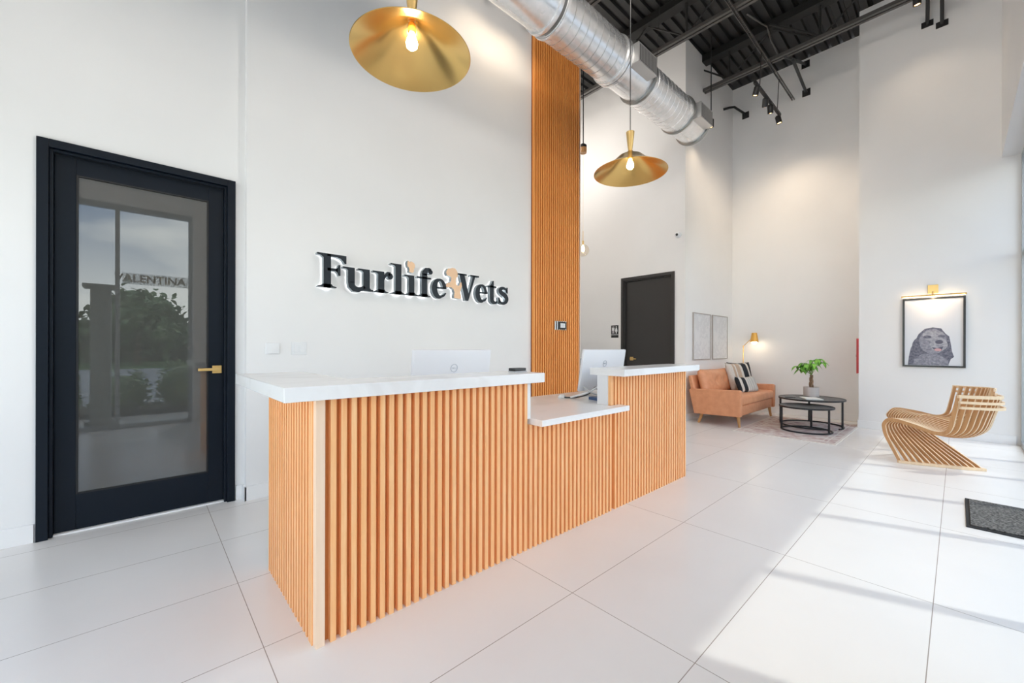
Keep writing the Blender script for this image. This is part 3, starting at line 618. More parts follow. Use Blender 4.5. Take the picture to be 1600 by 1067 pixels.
# glyph drawings, y in cap heights, x in metres
def gF():
    return rect(1.170, 1.232, 0.0, 1.0) + serif(1.2, 0.158, 0, S) + [[(1.117, 1.0), (1.117, 0.95), (1.15, 0.93), (1.168, 0.88), (1.168, 1.0)]] + \
        [[(1.2, 1.0), (1.366, 1.0), (1.366, 0.76), (1.350, 0.76), (1.338, 0.83), (1.318, 0.89), (1.285, 0.925), (1.2, 0.93)]] + \
        [[(1.2, 0.58), (1.29, 0.58), (1.29, 0.50), (1.2, 0.50)]] + [[(1.275, 0.58), (1.291, 0.63), (1.297, 0.70), (1.313, 0.70), (1.313, 0.38), (1.297, 0.38), (1.291, 0.45), (1.275, 0.50)]]
XH = 0.68
def gu():
    return rect(1.382, 1.442, 0.22, XH) + [[(1.336, XH), (1.336, 0.635), (1.37, 0.62), (1.384, 0.58), (1.384, XH)]] + \
        stroke([(1.412, 0.24), (1.416, 0.12), (1.440, 0.035), (1.478, 0.018), (1.512, 0.06), (1.535, 0.14)], [0.060, 0.060, 0.056, 0.046, 0.036, 0.026]) + \
        rect(1.524, 1.584, 0.0, XH) + [[(1.474, XH), (1.474, 0.635), (1.51, 0.62), (1.526, 0.58), (1.526, XH)]] + [[(1.58, 0.0), (1.618, 0.0), (1.618, 0.045), (1.595, 0.06), (1.58, 0.11)]]
def gr():
    return rect(1.668, 1.728, 0.0, XH) + serif(1.698, 0.14, 0, S) + [[(1.612, XH), (1.612, 0.635), (1.65, 0.62), (1.67, 0.58), (1.67, XH)]] + \
        stroke([(1.722, 0.42), (1.738, 0.56), (1.765, 0.64), (1.79, 0.62)], [0.012, 0.026, 0.034, 0.04]) + blob(1.790, 0.555, 0.029, 0.10)
def stem_i(x0, x1, top, left):
    return rect(x0, x1, 0.0, top) + serif((x0+x1)/2, 0.145, 0, S) + [[(left, top), (left, top-0.045), (x0-0.012, top-0.06), (x0+0.002, top-0.10), (x0+0.002, top)]]
def gl(): return stem_i(1.845, 1.907, 1.0, 1.792)
def gi(): return stem_i(1.990, 2.050, XH, 1.938)
def gf():
    return rect(2.138, 2.200, 0.0, 0.80) + serif(2.166, 0.142, 0, S) + rect(2.083, 2.246, 0.625, 0.685) + \
        stroke([(2.169, 0.76), (2.172, 0.86), (2.190, 0.945), (2.220, 0.972), (2.244, 0.95)], [0.062, 0.060, 0.046, 0.032, 0.030]) + blob(2.240, 0.885, 0.0245, 0.085)
def ge(x0, x1):
    cx, rx = (x0+x1)/2, (x1-x0)/2
    o = fan(cx+0.004, 0.35, rx-0.026, 0.335-0.026, 95, 300, lambda t: 0.020+0.042*math.sin(PI*min(1, max(0, t*1.05)))**0.8)
    o += fan(cx+0.004, 0.35, rx-0.026, 0.335-0.026, 0, 95, lambda t: 0.046-0.022*t, 10)
    o += stroke([(cx+0.035, 0.075), (cx+0.055, 0.11), (x1-0.006, 0.20)], [0.026, 0.024, 0.012])
    o += rect(x0+0.045, x1-0.010, 0.345, 0.40)
    return o
def gV():
    return [[(2.604, 1.0), (2.672, 1.0), (2.733, 0.26), (2.800, 1.0), (2.832, 1.0), (2.728, 0.0), (2.690, 0.0)]] + rect(2.578, 2.706, 0.945, 1.0) + rect(2.758, 2.880, 0.945, 1.0)
def gt():
    return rect(3.046, 3.103, 0.18, 0.70) + [[(3.046, 0.66), (3.103, 0.66), (3.103, 0.90), (3.088, 0.90), (3.07, 0.78), (3.046, 0.70)]] + rect(3.008, 3.143, 0.625, 0.685) + \
        stroke([(3.0745, 0.20), (3.078, 0.10), (3.100, 0.035), (3.128, 0.03), (3.160, 0.08)], [0.057, 0.054, 0.046, 0.034, 0.016])
def gs():
    pts = [(3.312, 0.50), (3.300, 0.60), (3.262, 0.655), (3.222, 0.63), (3.206, 0.555), (3.222, 0.47), (3.262, 0.40), (3.298, 0.32), (3.312, 0.21), (3.296, 0.10), (3.252, 0.035), (3.212, 0.07), (3.192, 0.17)]
    ws = [0.014, 0.024, 0.032, 0.042, 0.050, 0.056, 0.060, 0.058, 0.052, 0.042, 0.034, 0.028, 0.020]
    # smooth
    P = []; W = []
    for i in range(len(pts)-1):
        p0, p1, p2, p3 = [Vector(pts[max(0, min(len(pts)-1, i+k))]) for k in (-1, 0, 1, 2)]
        for k in range(4):
            t = k/4; P.append(tuple(0.5*((2*p1)+(-p0+p2)*t+(2*p0-5*p1+4*p2-p3)*t*t+(-p0+3*p1-3*p2+p3)*t**3))); W.append(ws[i]+(ws[i+1]-ws[i])*t)
    P.append(pts[-1]); W.append(ws[-1])
    return stroke(P, W) + [[(3.312, 0.70), (3.326, 0.70), (3.326, 0.46), (3.310, 0.46), (3.300, 0.56)]] + [[(3.178, 0.0), (3.192, 0.0), (3.206, 0.12), (3.194, 0.26), (3.178, 0.26)]]
def sy(polys, k=CAP):
    # stroke widths are in metres in x but the y axis is scaled: strokes above are drawn in mixed units, so convert y
    return [[(x, y * k) for x, y in p] for p in polys]
# strokes are computed in (m, cap) space; rescale so their widths come out even: draw in cap space for y => fix by pre-scaling
_old_stroke = stroke
def stroke(pts, w0, w1=None, n=None):
    pp = [(x, y * CAP) for x, y in pts]
    return [[(x, y / CAP) for x, y in poly] for poly in _old_stroke(pp, w0, w1)]
def fan(cx, cy, rx, ry, a0, a1, wf, n=22):
    pts = arc(cx, cy, rx, a0, a1, n, ry); return stroke(pts, [wf(i/n) for i in range(n+1)])
def letter(polys, face, name='letter'):
    polys = sy(polys)
    b = MB()
    def P(q): return (q[0] - 2.2, q[1])
    for p in polys:
        pp = [P(q) for q in p]
        b.mi = 1; b.prism(pp, 'y', 0.004, DEP)
        b.mi = 0; b.prism(pp, 'y', 0.0, 0.004)
    o = b.build(name, [face, sign_side], sg, merge=False)
    # glowing white acrylic behind, spilling light onto the wall
    h = MB()
    for p in polys:
        cx = sum(q[0] for q in p)/len(p); cz = sum(q[1] for q in p)/len(p)
        h.prism([P((q[0] + (-0.003 if q[0] > cx else 0.003), q[1] + (-0.003 if q[1] > cz else 0.003))) for q in p], 'y', DEP, DEP+0.004)
    h.build('halo_backer', halo, o, merge=False)
    return o
for g in (gF(), gu(), gr(), gl(), gi(), gf(), ge(2.258, 2.436), gV(), ge(2.832, 3.006), gt(), gs()): letter(g, sign_dark)
cat = [(1.992, 0.79), (2.030, 0.77), (2.046, 0.83), (2.044, 0.90), (2.054, 0.96), (2.056, 1.05), (2.048, 1.10), (2.030, 1.135), (2.012, 1.16), (2.004, 1.12), (1.992, 1.14), (1.980, 1.17), (1.974, 1.11), (1.972, 1.03), (1.976, 0.97), (1.990, 0.94), (1.996, 0.87)]
tag(letter([cat], sign_peach, 'pet_figure'), 'small peach animal head in place of the dot on the i')
dog = [(2.540, 0.06), (2.600, 0.04), (2.628, 0.06), (2.630, 0.16), (2.618, 0.26), (2.622, 0.38), (2.640, 0.52), (2.634, 0.66), (2.618, 0.66), (2.606, 0.54), (2.585, 0.52), (2.562, 0.58), (2.556, 0.70), (2.566, 0.80), (2.584, 0.88), (2.586, 0.98), (2.570, 1.08), (2.548, 1.15), (2.512, 1.16), (2.486, 1.12), (2.462, 1.12), (2.440, 1.04), (2.434, 0.94), (2.446, 0.86), (2.480, 0.84), (2.500, 0.80), (2.498, 0.68), (2.478, 0.60), (2.446, 0.58), (2.430, 0.50), (2.436, 0.44), (2.462, 0.42), (2.500, 0.44), (2.530, 0.38), (2.544, 0.26), (2.536, 0.14)]
tag(letter([dog], sign_peach, 'pet_figure'), 'standing peach dog figure between the two words')

# ------------------------------------------------------------------ brass pendants
def pendant(x, y, zr, label):
    p = thing('pendant_lamp', label, 'pendant lamp', (x, y, zr), group='brass cone pendants over the counter')
    R, H = 0.300, 0.185
    b = MB(); b.lathe([(R, 0), (R*0.55, 0.075), (0.10, 0.135), (0.045, 0.160), (0.018, H), (0.014, H), (0.042, 0.155), (0.097, 0.130), (R*0.55-0.002, 0.071), (R-0.003, -0.001)], n=96, close=True)
    b.build('shade', brass, p, smooth='auto')
    b = MB(); b.lathe([(0.019, H-0.01), (0.018, H+0.01), (0.024, H+0.06), (0.034, H+0.150), (0.034, H+0.158), (0.0, H+0.158)], n=32); b.build('neck', brass_satin, p, smooth='auto')
    b = MB(); b.lathe([(0.015, H-0.02), (0.020, H-0.03), (0.020, 0.120), (0.015, 0.115)], n=24); b.build('socket', brass_satin, p, smooth='auto')
    b = MB(); b.lathe([(0.013, 0.116), (0.014, 0.105), (0.024, 0.082), (0.030, 0.062), (0.027, 0.044), (0.014, 0.032), (0.0, 0.029)], n=24); b.build('bulb', bulb_m, p, smooth=True)
    b = MB(); b.tube([(0, 0, H+0.158), (0, 0, CZ-zr)], 0.0035, 8); b.build('cord', plastic_black, p)
    b = MB(); b.lathe([(0.06, CZ-zr-0.03), (0.06, CZ-zr+0.02)], n=24); b.build('canopy', plastic_black, p)
    return p
pa = pendant(1.020, 1.890, 2.720, 'brass cone pendant hanging over the near end of the counter')
pb = copy_tree(pa); pb.location = (3.031, 1.858, 2.692); pb['label'] = 'brass cone pendant hanging over the far end of the counter, below the duct'
gp = thing('globe_pendant', 'clear glass globe pendant on a black rod beside the slat panel', 'pendant lamp', (5.6, 4.345, 2.895))
b = MB(); b.sphere((0, 0, 0), 0.105, n=32); b.build('globe', globe_m, gp, smooth=True)
b = MB(); b.lathe([(0.012, 0.09), (0.022, 0.05), (0.028, 0.01), (0.02, -0.02), (0.0, -0.03)], n=20); b.build('bulb', mat('globe_bulb', (1, 1, 1), 0.3, emit=(1.0, 0.72, 0.45), estr=12), gp, smooth=True)
b = MB(); b.lathe([(0.016, 0.10), (0.016, 0.16), (0.006, 0.17), (0.005, 0.33)], n=16); b.build('socket', brass_satin, gp, smooth='auto')
b = MB(); b.tube([(0, 0, 0.33), (0, 0, 1.68)], 0.0015, 6); b.build('cord', brass_satin, gp)
b = MB(); b.lathe([(0.055, 1.67), (0.062, 1.70), (0.062, 1.76)], n=24); b.build('canopy', leg_wood, gp)
b = MB(); b.lathe([(0.062, 1.76), (0.062, 1.80), (0.03, 1.83), (0.0, 1.83)], n=24); b.build('canopy_cap', plastic_black, gp)
b = MB(); b.tube([(0, 0, 1.82), (0, 0, CZ-2.895)], 0.009, 8); b.build('rod', plastic_black, gp)

# ------------------------------------------------------------------ duct
DY, DZ, DR = 2.75, 4.605, 0.248
du = thing('air_duct', 'round galvanised spiral air duct hanging above the counter', 'air duct', (3.0, DY, DZ))
def dtube(x0, x1, r, name, m, cap=False):
    b = MB(); b.lathe([(r, x0), (r, x1)], (0, DY, DZ), 64, 'x'); return b.build(name, m, du, smooth='auto', world=True)
dtube(-1.0, 2.95, DR, 'duct_section', galv)
dtube(3.0, 4.10, DR, 'duct_section', galv); dtube(4.10, 4.66, DR-0.012, 'duct_section', galv)
dtube(4.66, 5.72, DR, 'duct_section', galv); dtube(5.72, 6.24, DR-0.008, 'duct_section', galv)
for x in (2.93, 3.03, 4.07, 4.13, 4.66, 5.74, 6.235):
    b = MB(); b.lathe([(DR-0.03, x-0.022), (DR+0.016, x-0.022), (DR+0.020, x), (DR+0.016, x+0.022), (DR-0.03, x+0.022)], (0, DY, DZ), 64, 'x')
    b.build('flange', galv_dark if x > 4.2 else galv, du, smooth='auto', world=True)
for (x0, x1) in ((3.07, 4.03), (4.70, 5.70)):
    pts = []; n = int((x1-x0)/0.11*32)
    for i in range(n+1):
        a = 2*PI*i/32; pts.append((x0+(x1-x0)*i/n, DY+(DR+0.0005)*math.cos(a), DZ+(DR+0.0005)*math.sin(a)))
    b = MB(); b.tube(pts, 0.0028, 5); b.build('spiral_seam', galv_dark if x0 < 4 else galv, du, world=True)
for x in (1.6, 2.2): 
    b = MB(); b.lathe([(DR, x), (DR+0.004, x), (DR+0.004, x+0.01), (DR, x+0.01)], (0, DY, DZ), 64, 'x'); b.build('joint_ring', galv_dark, du, world=True)
for x0, x1 in ((4.14, 4.55), (5.79, 6.19)):
    b = MB(); b.box(x0, x1, 2.43, 2.62, DZ-0.135, DZ+0.085); rg = b.build('register', register_white, du, world=True, bevel=0.003)
    b = MB(); b.box(x0+0.025, x1-0.025, 2.4265, 2.431, DZ-0.115, DZ+0.065)
    g = b.build('grille', register_slot, rg, merge=False); g.data.transform(Matrix.Translation(-Vector(du.location)))
    b = MB(); x = x0+0.03
    while x < x1-0.03: b.box(x, x+0.005, 2.424, 2.4265, DZ-0.115, DZ+0.065); x += 0.018
    g = b.build('louvres', register_white, rg, merge=False); g.data.transform(Matrix.Translation(-Vector(du.location)))
for x in (2.4, 5.4):
    b = MB(); b.tube([(x, DY+0.16, DZ+0.19), (x, DY+0.08, CZ)], 0.003, 6); b.build('hanger_wire', black_metal, du, world=True)

# ------------------------------------------------------------------ roof steel
chord_black = mat('top_chord_black', (0.007, 0.007, 0.007), 0.6)
def joist(x, y0, y1, node, label):
    j = thing('roof_joist', label, 'roof joist', (x, (y0+y1)/2, 5.8), group='open-web joists under the roof deck')
    b = MB(); b.box(x-0.055, x-0.012, y0, y1, 5.775, 5.825); b.box(x+0.012, x+0.055, y0, y1, 5.775, 5.825); b.build('bottom_chord', joist_metal, j, merge=False, world=True)
    b = MB(); b.box(x-0.085, x+0.085, y0, y1, 6.285, 6.40); b.build('top_chord', chord_black, j, world=True)
    b = MB(); y = node - 1.26*3
    while y < y1:
        for a, c, r in (((y, 5.80), (y, 6.30), 0.018), ((y, 5.80), (y-0.62, 6.30), 0.012), ((y, 5.80), (y+0.62, 6.30), 0.012)):
            if y0 <= min(a[0], c[0]) and max(a[0], c[0]) <= y1: b.tube([(x, a[0], a[1]), (x, c[0], c[1])], r, 6)
        y += 1.26
    if y1 < 3.2: b.tube([(x, node, 5.82), (x, y1, 6.18)], 0.014, 6)
    b.build('web_bars', deck_metal, j, merge=False, world=True)
joist(7.41, -0.37, 3.06, 2.64, 'roof joist nearest the end wall, above the track lights')
joist(5.90, -0.37, 6.19, 2.69, 'roof joist crossing above the far end of the duct')
joist(4.39, -0.37, 3.80, 2.69, 'roof joist crossing above the slat wall panel')
st = thing('strut_channel', 'perforated black channel running below the joists to the end wall', 'strut channel', (7.0, 2.03, 5.75))
b = MB(); b.box(4.4, XB, 2.008, 2.014, 5.742, 5.772); b.box(4.4, XB, 2.044, 2.05, 5.742, 5.772); b.build('side_rails', joist_metal, st, merge=False, world=True)
b = MB(); x = 4.4
k = 0; prev = None
while x < XB-0.05:
    cur = [b.bm.verts.new((x, yy, 5.767)) for yy in (2.012, 2.018, 2.040, 2.046)]
    if prev:
        for q in (0, 2) if k % 2 else (0, 1, 2): b._f([prev[q], prev[q+1], cur[q+1], cur[q]])
    prev = cur; x += 0.0225; k += 1
b.build('perforated_web', joist_metal, st, merge=False, world=True)
b = MB(); b.tube([(6.9, 2.20, 6.38), (7.25, 2.10, 6.36), (7.33, 2.05, 6.33), (7.36, 2.0, 6.1), (7.40, 1.91, 5.83)], 0.013, 8)
tag(b.build('conduit', joist_metal, smooth=True), 'grey conduit bending down from the deck to the joist', 'conduit')
b = MB(); b.tube([(7.32, 2.01, 6.33), (7.40, 1.50, 5.95), (7.41, 1.40, 5.83)], 0.018, 6)
tag(b.build('bridging_bar', deck_metal), 'black diagonal bridging bar above the end joist', 'brace')
def wall_brace(p0, p1, label):
    t = thing('wall_brace', label, 'brace', p1, group='braces fixed to the walls with square plates')
    b = MB(); b.tube([tuple(Vector(p0)-Vector(p1)), (0, 0, 0)], 0.022, 8); b.build('rod', black_metal, t)
    return t
t = wall_brace((7.42, 1.82, 5.77), (8.765, 1.843, 6.30), 'black brace rising from the joist to the end wall, upper of the two')
b = MB(); b.box(0, 0.013, -0.06, 0.06, -0.06, 0.06); b.build('plate', black_metal, t)
t = wall_brace((7.50, 1.74, 5.72), (8.765, 1.832, 5.79), 'black brace from the joist to the end wall, lower of the two')
b = MB(); b.box(0, 0.013, -0.06, 0.06, -0.06, 0.06); b.build('plate', black_metal, t)
t = wall_brace((7.45, 0.26, 6.28), (8.145, 0.296, 5.78), 'black brace on the portrait wall, left of the pair')
b = MB(); b.box(0, 0.013, -0.06, 0.06, -0.04, 0.04); b.build('plate', black_metal, t)
t = wall_brace((7.45, 0.14, 6.28), (8.145, 0.154, 5.70), 'black brace on the portrait wall, right of the pair')
b = MB(); b.box(0, 0.013, -0.06, 0.06, -0.04, 0.04); b.build('plate', black_metal, t)
t = thing('wall_conduit', 'short bent black pipe clamped to the end wall left of the track lights', 'conduit', (8.765, 2.82, 5.80))
b = MB(); b.tube([(-0.47, 0.238, 0.03), (-0.30, 0.19, 0.11), (-0.22, 0.13, 0.13), (0, 0, 0.02)], 0.022, 8); b.build('pipe', black_metal, t, smooth=True)
b = MB(); b.box(0, 0.013, -0.06, 0.06, -0.06, 0.06); b.build('plate', black_metal, t)

# ------------------------------------------------------------------ track lights
def spot_head(parent, p, aim, en=22):
    d = (Vector(aim) - Vector(p)).normalized(); q = d.to_track_quat('-Z', 'Y').to_matrix().to_4x4()
    T = Matrix.Translation(Vector(p)) @ q
    b = MB(); b.lathe([(0.0, 0.075), (0.030, 0.075), (0.042, 0.06), (0.042, -0.055), (0.034, -0.055), (0.034, -0.03), (0.0, -0.03)], n=20); b.xf(T)
    hd = b.build('lamp_head', black_metal, parent, smooth='auto', world=True)
    b = MB(); b.lathe([(0.0, -0.029), (0.033, -0.029), (0.030, -0.045), (0.0, -0.058)], n=20); b.xf(T)
    l = b.build('lamp_lens', bulb_soft, hd); l.data.transform(Matrix.Translation(-Vector(parent.location)))
    ld = bpy.data.lights.new('spot', 'SPOT'); ld.energy = en; ld.color = (1.0, 0.80, 0.58); ld.spot_size = math.radians(120); ld.spot_blend = 1.0; ld.shadow_soft_size = 0.03
    lo = bpy.data.objects.new('track_light_beam', ld); COL.objects.link(lo); lo.matrix_world = Matrix.Translation(Vector(p) + d*0.075) @ q
    return hd
tr = thing('track_light', 'black track with four glowing spot heads hanging before the end wall', 'track light', (7.4, 2.06, 5.2))
b = MB(); b.box(6.78, 8.05, 2.035, 2.075, 5.19, 5.225); b.build('rail', black_metal, tr, world=True)
for x in (7.0, 7.9): 
    b = MB(); b.tube([(x, 2.03, 5.745), (x, 2.055, 5.225)], 0.006, 6); b.build('suspension_cable', black_metal, tr, world=True)
for x, aim in ((6.84, (7.2, 2.9, 2.4)), (7.27, (8.7, 2.7, 2.2)), (7.53, (8.7, 2.2, 1.6)), (7.98, (8.4, 1.4, 1.5))):
    b = MB(); b.tube([(x, 2.055, 5.19), (x, 2.055, 5.13)], 0.009, 6); b.build('stem', black_metal, tr, world=True)
    spot_head(tr, (x, 2.055, 5.09), aim)
t2 = thing('track_light', 'spot head glowing just past the end of the duct', 'track light', (6.9, 2.735, 4.95))
b = MB(); b.tube([(6.9, 2.735, CZ), (6.9, 2.735, 4.95)], 0.008, 6); b.build('stem', black_metal, t2, world=True)
spot_head(t2, (6.9, 2.735, 4.90), (7.3, 2.95, 2.6), 7)
t3 = thing('track_light', 'spot head at the top edge above the portrait wall', 'track light', (7.45, 0.365, 5.8))
b = MB(); b.tube([(7.45, 0.365, 5.78), (7.45, 0.365, 6.29)], 0.010, 6); b.build('stem', black_metal, t3, world=True)
spot_head(t3, (7.45, 0.365, 5.75), (8.1, 0.25, 2.4), 9)
# unseen track, added between duct and sign wall to warm and brighten the wall
t4 = thing('track_light', 'added unseen short ceiling track washing the sign wall beside the slat panel', 'track light', (3.15, 3.22, 5.45))
b = MB(); b.box(2.6, 3.7, 3.20, 3.24, 5.45, 5.49); b.build('rail', black_metal, t4, world=True)
for x in (2.7, 3.6):
    b = MB(); b.tube([(x, 3.22, CZ), (x, 3.22, 5.49)], 0.006, 6); b.build('suspension_rod', black_metal, t4, world=True)
for x in (2.9, 3.4):
    b = MB(); b.tube([(x, 3.22, 5.45), (x, 3.22, 5.40)], 0.009, 6); b.build('stem', black_metal, t4, world=True)
    spot_head(t4, (x, 3.22, 5.37), (x, 3.8, 3.9), 15)

# opal lamps added out of view under the deck to brighten lobby and hall
opal = mat('opal_diffuser', (0.9, 0.9, 0.9), 0.4, emit=(1.0, 0.95, 0.88), estr=3.0)
def added_bay(x, y, z, e, label):
    t = thing('added_bay_lamp', label, 'added lamp', (x, y, z), group='lamps added out of view under the roof deck')
    b = MB(); b.lathe([(0.0, 0.16), (0.10, 0.15), (0.24, 0.02), (0.24, 0.0), (0.225, 0.0), (0.09, 0.12), (0.0, 0.13)], n=32); b.build('reflector', black_metal, t, smooth='auto')
    b = MB(); b.lathe([(0.10, 0.10), (0.14, 0.03), (0.10, -0.02), (0.0, -0.04)], n=24); b.build('diffuser', opal, t, smooth=True)
    b = MB(); b.tube([(0, 0, 0.15), (0, 0, CZ-z)], 0.008, 6); b.build('rod', black_metal, t)
    ld = bpy.data.lights.new('bay', 'POINT'); ld.energy = e; ld.color = (1.0, 0.93, 0.85); ld.shadow_soft_size = 0.20
    lo = bpy.data.objects.new('added_bay_fill', ld); COL.objects.link(lo); lo.location = (x, y, z-0.26)
added_bay(-0.8, 1.6, 5.5, 45, 'added unseen black high-bay lamp over the black glazed door side')
added_bay(2.3, 0.9, 5.5, 60, 'added unseen black high-bay lamp over the middle of the lobby')
added_bay(5.3, 5.1, 5.2, 46, 'added unseen black high-bay lamp in the hall behind the slat panel')

# ------------------------------------------------------------------ hall fittings
cm = thing('security_camera', 'small white dome security camera above the restroom door', 'security camera', (6.685, 3.179, 3.127))
b = MB(); b.lathe([(0.055, 0.0), (0.055, -0.02), (0.05, -0.03)], n=28, axis='x'); b.build('base', plastic_white, cm, smooth='auto')
b = MB(); b.sphere((-0.045, 0, 0), 0.042, n=20); b.build('dome', plastic_white, cm, smooth=True)
b = MB(); b.sphere((-0.072, -0.008, -0.008), 0.022, n=16); b.build('lens', plastic_black, cm, smooth=True)
rs = thing('restroom_sign', 'small black restroom sign with white man and woman figures', 'sign', (6.685, 4.42, 1.53))
b = MB(); b.box(-0.008, 0, -0.078, 0.078, -0.118, 0.118); b.build('plaque', plastic_black, rs)
def figure(y, skirt):
    b = MB()
    b.prism(arc(y, 0.088, 0.012, 0, 340, 16), 'x', -0.0095, -0.008)
    if skirt: b.prism([(y-0.012, 0.072), (y+0.012, 0.072), (y+0.028, 0.0), (y+0.012, 0.0), (y+0.010, -0.040), (y-0.010, -0.040), (y-0.012, 0.0), (y-0.028, 0.0)], 'x', -0.0095, -0.008)
    else: b.prism([(y-0.022, 0.072), (y+0.022, 0.072), (y+0.022, 0.015), (y+0.012, 0.015), (y+0.010, -0.040), (y-0.010, -0.040), (y-0.012, 0.015), (y-0.022, 0.015)], 'x', -0.0095, -0.008)
    b.build('pictogram', plastic_white, rs, merge=False)
figure(0.036, False); figure(-0.036, True)
b = MB(); b.box(-0.0095, -0.008, -0.004, 0.0, -0.045, 0.105); b.box(-0.0095, -0.008, -0.078, 0.078, -0.066, -0.058); b.build('divider', plastic_white, rs, merge=False)

# ------------------------------------------------------------------ lounge art
def art(x0, x1, label):
    a = thing('framed_art', label, 'framed picture', ((x0+x1)/2, 3.06, 1.42), group='pair of pale line drawings over the sofa')
    w = (x1-x0)/2; b = MB()
    b.box(-w, w, -0.025, -0.001, -0.41, -0.395); b.box(-w, w, -0.025, -0.001, 0.395, 0.41); b.box(-w, -w+0.015, -0.025, -0.001, -0.395, 0.395); b.box(w-0.015, w, -0.025, -0.001, -0.395, 0.395)
    b.build('frame', art_frame, a, merge=False)
    b = MB(); b.box(-w+0.015, w-0.015, -0.016, -0.002, -0.395, 0.395); b.build('print', art_m, a)
    return a
a1 = art(6.955, 7.670, 'pale abstract line drawing in a thin frame, left of the pair over the sofa')
a2 = copy_tree(a1); a2.location = (8.118, 3.06, 1.42); a2['label'] = 'pale abstract line drawing in a thin frame, right of the pair over the sofa'

# ------------------------------------------------------------------ sofa
sf = thing('sofa', 'tan leather loveseat on splayed wooden legs', 'sofa', (7.53, 2.6, 0))
x0, x1 = 6.66, 8.40
arm = [(2.205, 0.17), (2.90, 0.155), (2.985, 0.53), (2.97, 0.55), (2.225, 0.575), (2.20, 0.555)]
for xa in (x0, x1-0.085):
    b = MB(); b.prism(arm, 'x', xa, xa+0.085); b.build('arm', leather, sf, world=True, bevel=0.022, seg=4)
b = MB(); b.box(x0+0.085, x1-0.085, 2.235, 2.93, 0.17, 0.33); b.build('seat_base', leather, sf, world=True, bevel=0.02, seg=4)
b = MB(); b.box(x0+0.09, x1-0.09, 2.20, 2.84, 0.325, 0.475); b.build('seat_cushion', leather, sf, world=True, bevel=0.045, seg=5)
b = MB(); b.prism([(2.84, 0.30), (2.93, 0.30), (3.02, 0.76), (2.96, 0.77)], 'x', x0+0.04, x1-0.04); b.build('back_frame', leather, sf, world=True, bevel=0.02, seg=4)
def puff(w, h, t, n=18, m=10, tuft=()):
    b = MB(); F_ = []; 
    for sgn in (-1, 1):
        g = []
        for j in range(m+1):
            row = []
            for i in range(n+1):
                u, v = -1+2*i/n, -1+2*j/m
                th_ = t/2*((1-abs(u)**4)*(1-abs(v)**4))**0.45
                for tx, tz in tuft: th_ -= (0.045 if sgn < 0 else 0)*math.exp(-(((u-tx)*w/2)**2+((v-tz)*h/2)**2)/0.0035)
                pin = 1-0.05*(abs(u)*abs(v))**2*0
                row.append(b.bm.verts.new((u*w/2*(1-0.06*(1-abs(v))*0+0.02*abs(v)), sgn*th_, v*h/2*(1+0.05*abs(u)**6) - 0.012*(1-abs(u)))))
            g.append(row)
        for j in range(m):
            for i in range(n): b._f([g[j][i], g[j][i+1], g[j+1][i+1], g[j+1][i]])
    return b
b = puff(x1-x0-0.22, 0.42, 0.21, 32, 14, tuft=((-0.45, 0.05), (0.45, 0.05), (0, 0.05))); b.xf(Matrix.Translation(((x0+x1)/2, 2.83, 0.655)) @ Matrix.Rotation(math.radians(-13), 4, 'X'))
bc = b.build('back_cushion', leather, sf, smooth=True, world=True, merge=True)
for (lx, ly, dx, dy) in ((x0+0.10, 2.27, 0.0, -0.02), (x1-0.12, 2.27, 0.03, -0.02), (x0+0.10, 2.80, -0.02, 0.06), (x1-0.12, 2.80, 0.02, 0.06)):
    b = MB(); b.tube([(lx, ly, 0.18), (lx+dx, ly+dy, 0.0)], [0.026, 0.017], 14); tag(b.build('leg', leg_wood, sf, smooth='auto', world=True), 'tapered wooden leg')
def pillow(m, w, h, t, loc, rot, label, nm='throw_pillow'):
    b = puff(w, h, t, 22, 16); o = tag(b.build(nm, m, smooth=True), label, 'pillow', 'striped pillows on the sofa'); o.location = loc; o.rotation_euler = rot; return o
pillow(pillow_a, 0.52, 0.50, 0.15, (7.86, 2.62, 0.71), (math.radians(-18), 0, math.radians(-20)), 'large square pillow with cream, tan and black stripes')
pillow(pillow_b, 0.50, 0.27, 0.12, (7.66, 2.44, 0.60), (math.radians(-22), 0, math.radians(-14)), 'small lumbar pillow with a black band, in front of the large one')
pillow(pillow_c, 0.46, 0.48, 0.13, (8.13, 2.70, 0.715), (math.radians(-14), 0, math.radians(-32)), 'black pillow tucked behind the large striped one')

# floor lamp behind the sofa
fl = thing('floor_lamp', 'slim brass floor lamp with an amber shade behind the sofa', 'floor lamp', (8.58, 2.80, 0))
b = MB(); b.lathe([(0.12, 0), (0.12, 0.015), (0.02, 0.025), (0.008, 0.03)], n=32); b.build('base', brass_satin, fl, smooth='auto')
b = MB(); b.tube([(0, 0, 0.02), (0.0, -0.01, 1.255)], 0.008, 10); b.build('pole', brass_satin, fl, smooth=True)
b = MB(); b.tube([(0, -0.01, 1.255), (0, -0.17, 1.42)], 0.006, 10); b.build('arm', brass_satin, fl, smooth=True)
b = MB(); b.lathe([(0.035, 1.51), (0.045, 1.505), (0.072, 1.335), (0.069, 1.335), (0.042, 1.50)], (0, -0.20, 0), 32, close=False); b.build('lamp_shade', gold_shade, fl, smooth='auto')
b = MB(); b.sphere((0, -0.20, 1.335), 0.045, n=18); b.build('bulb', mat('reading_bulb', (1, 1, 1), 0.3, emit=(1.0, 0.85, 0.6), estr=18), fl, smooth=True)
b = MB(); b.sphere((0, -0.01, 1.255), 0.013, n=12); b.build('joint', brass_satin, fl, smooth=True)

# rug
b = MB(); b.box(-0.975, 0.975, -0.60, 0.60, 0, 0.008); rg = tag(b.build('rug', rug_m), 'faded patterned rug under the coffee tables', 'rug'); rg.location = (7.405, 1.63, 0)

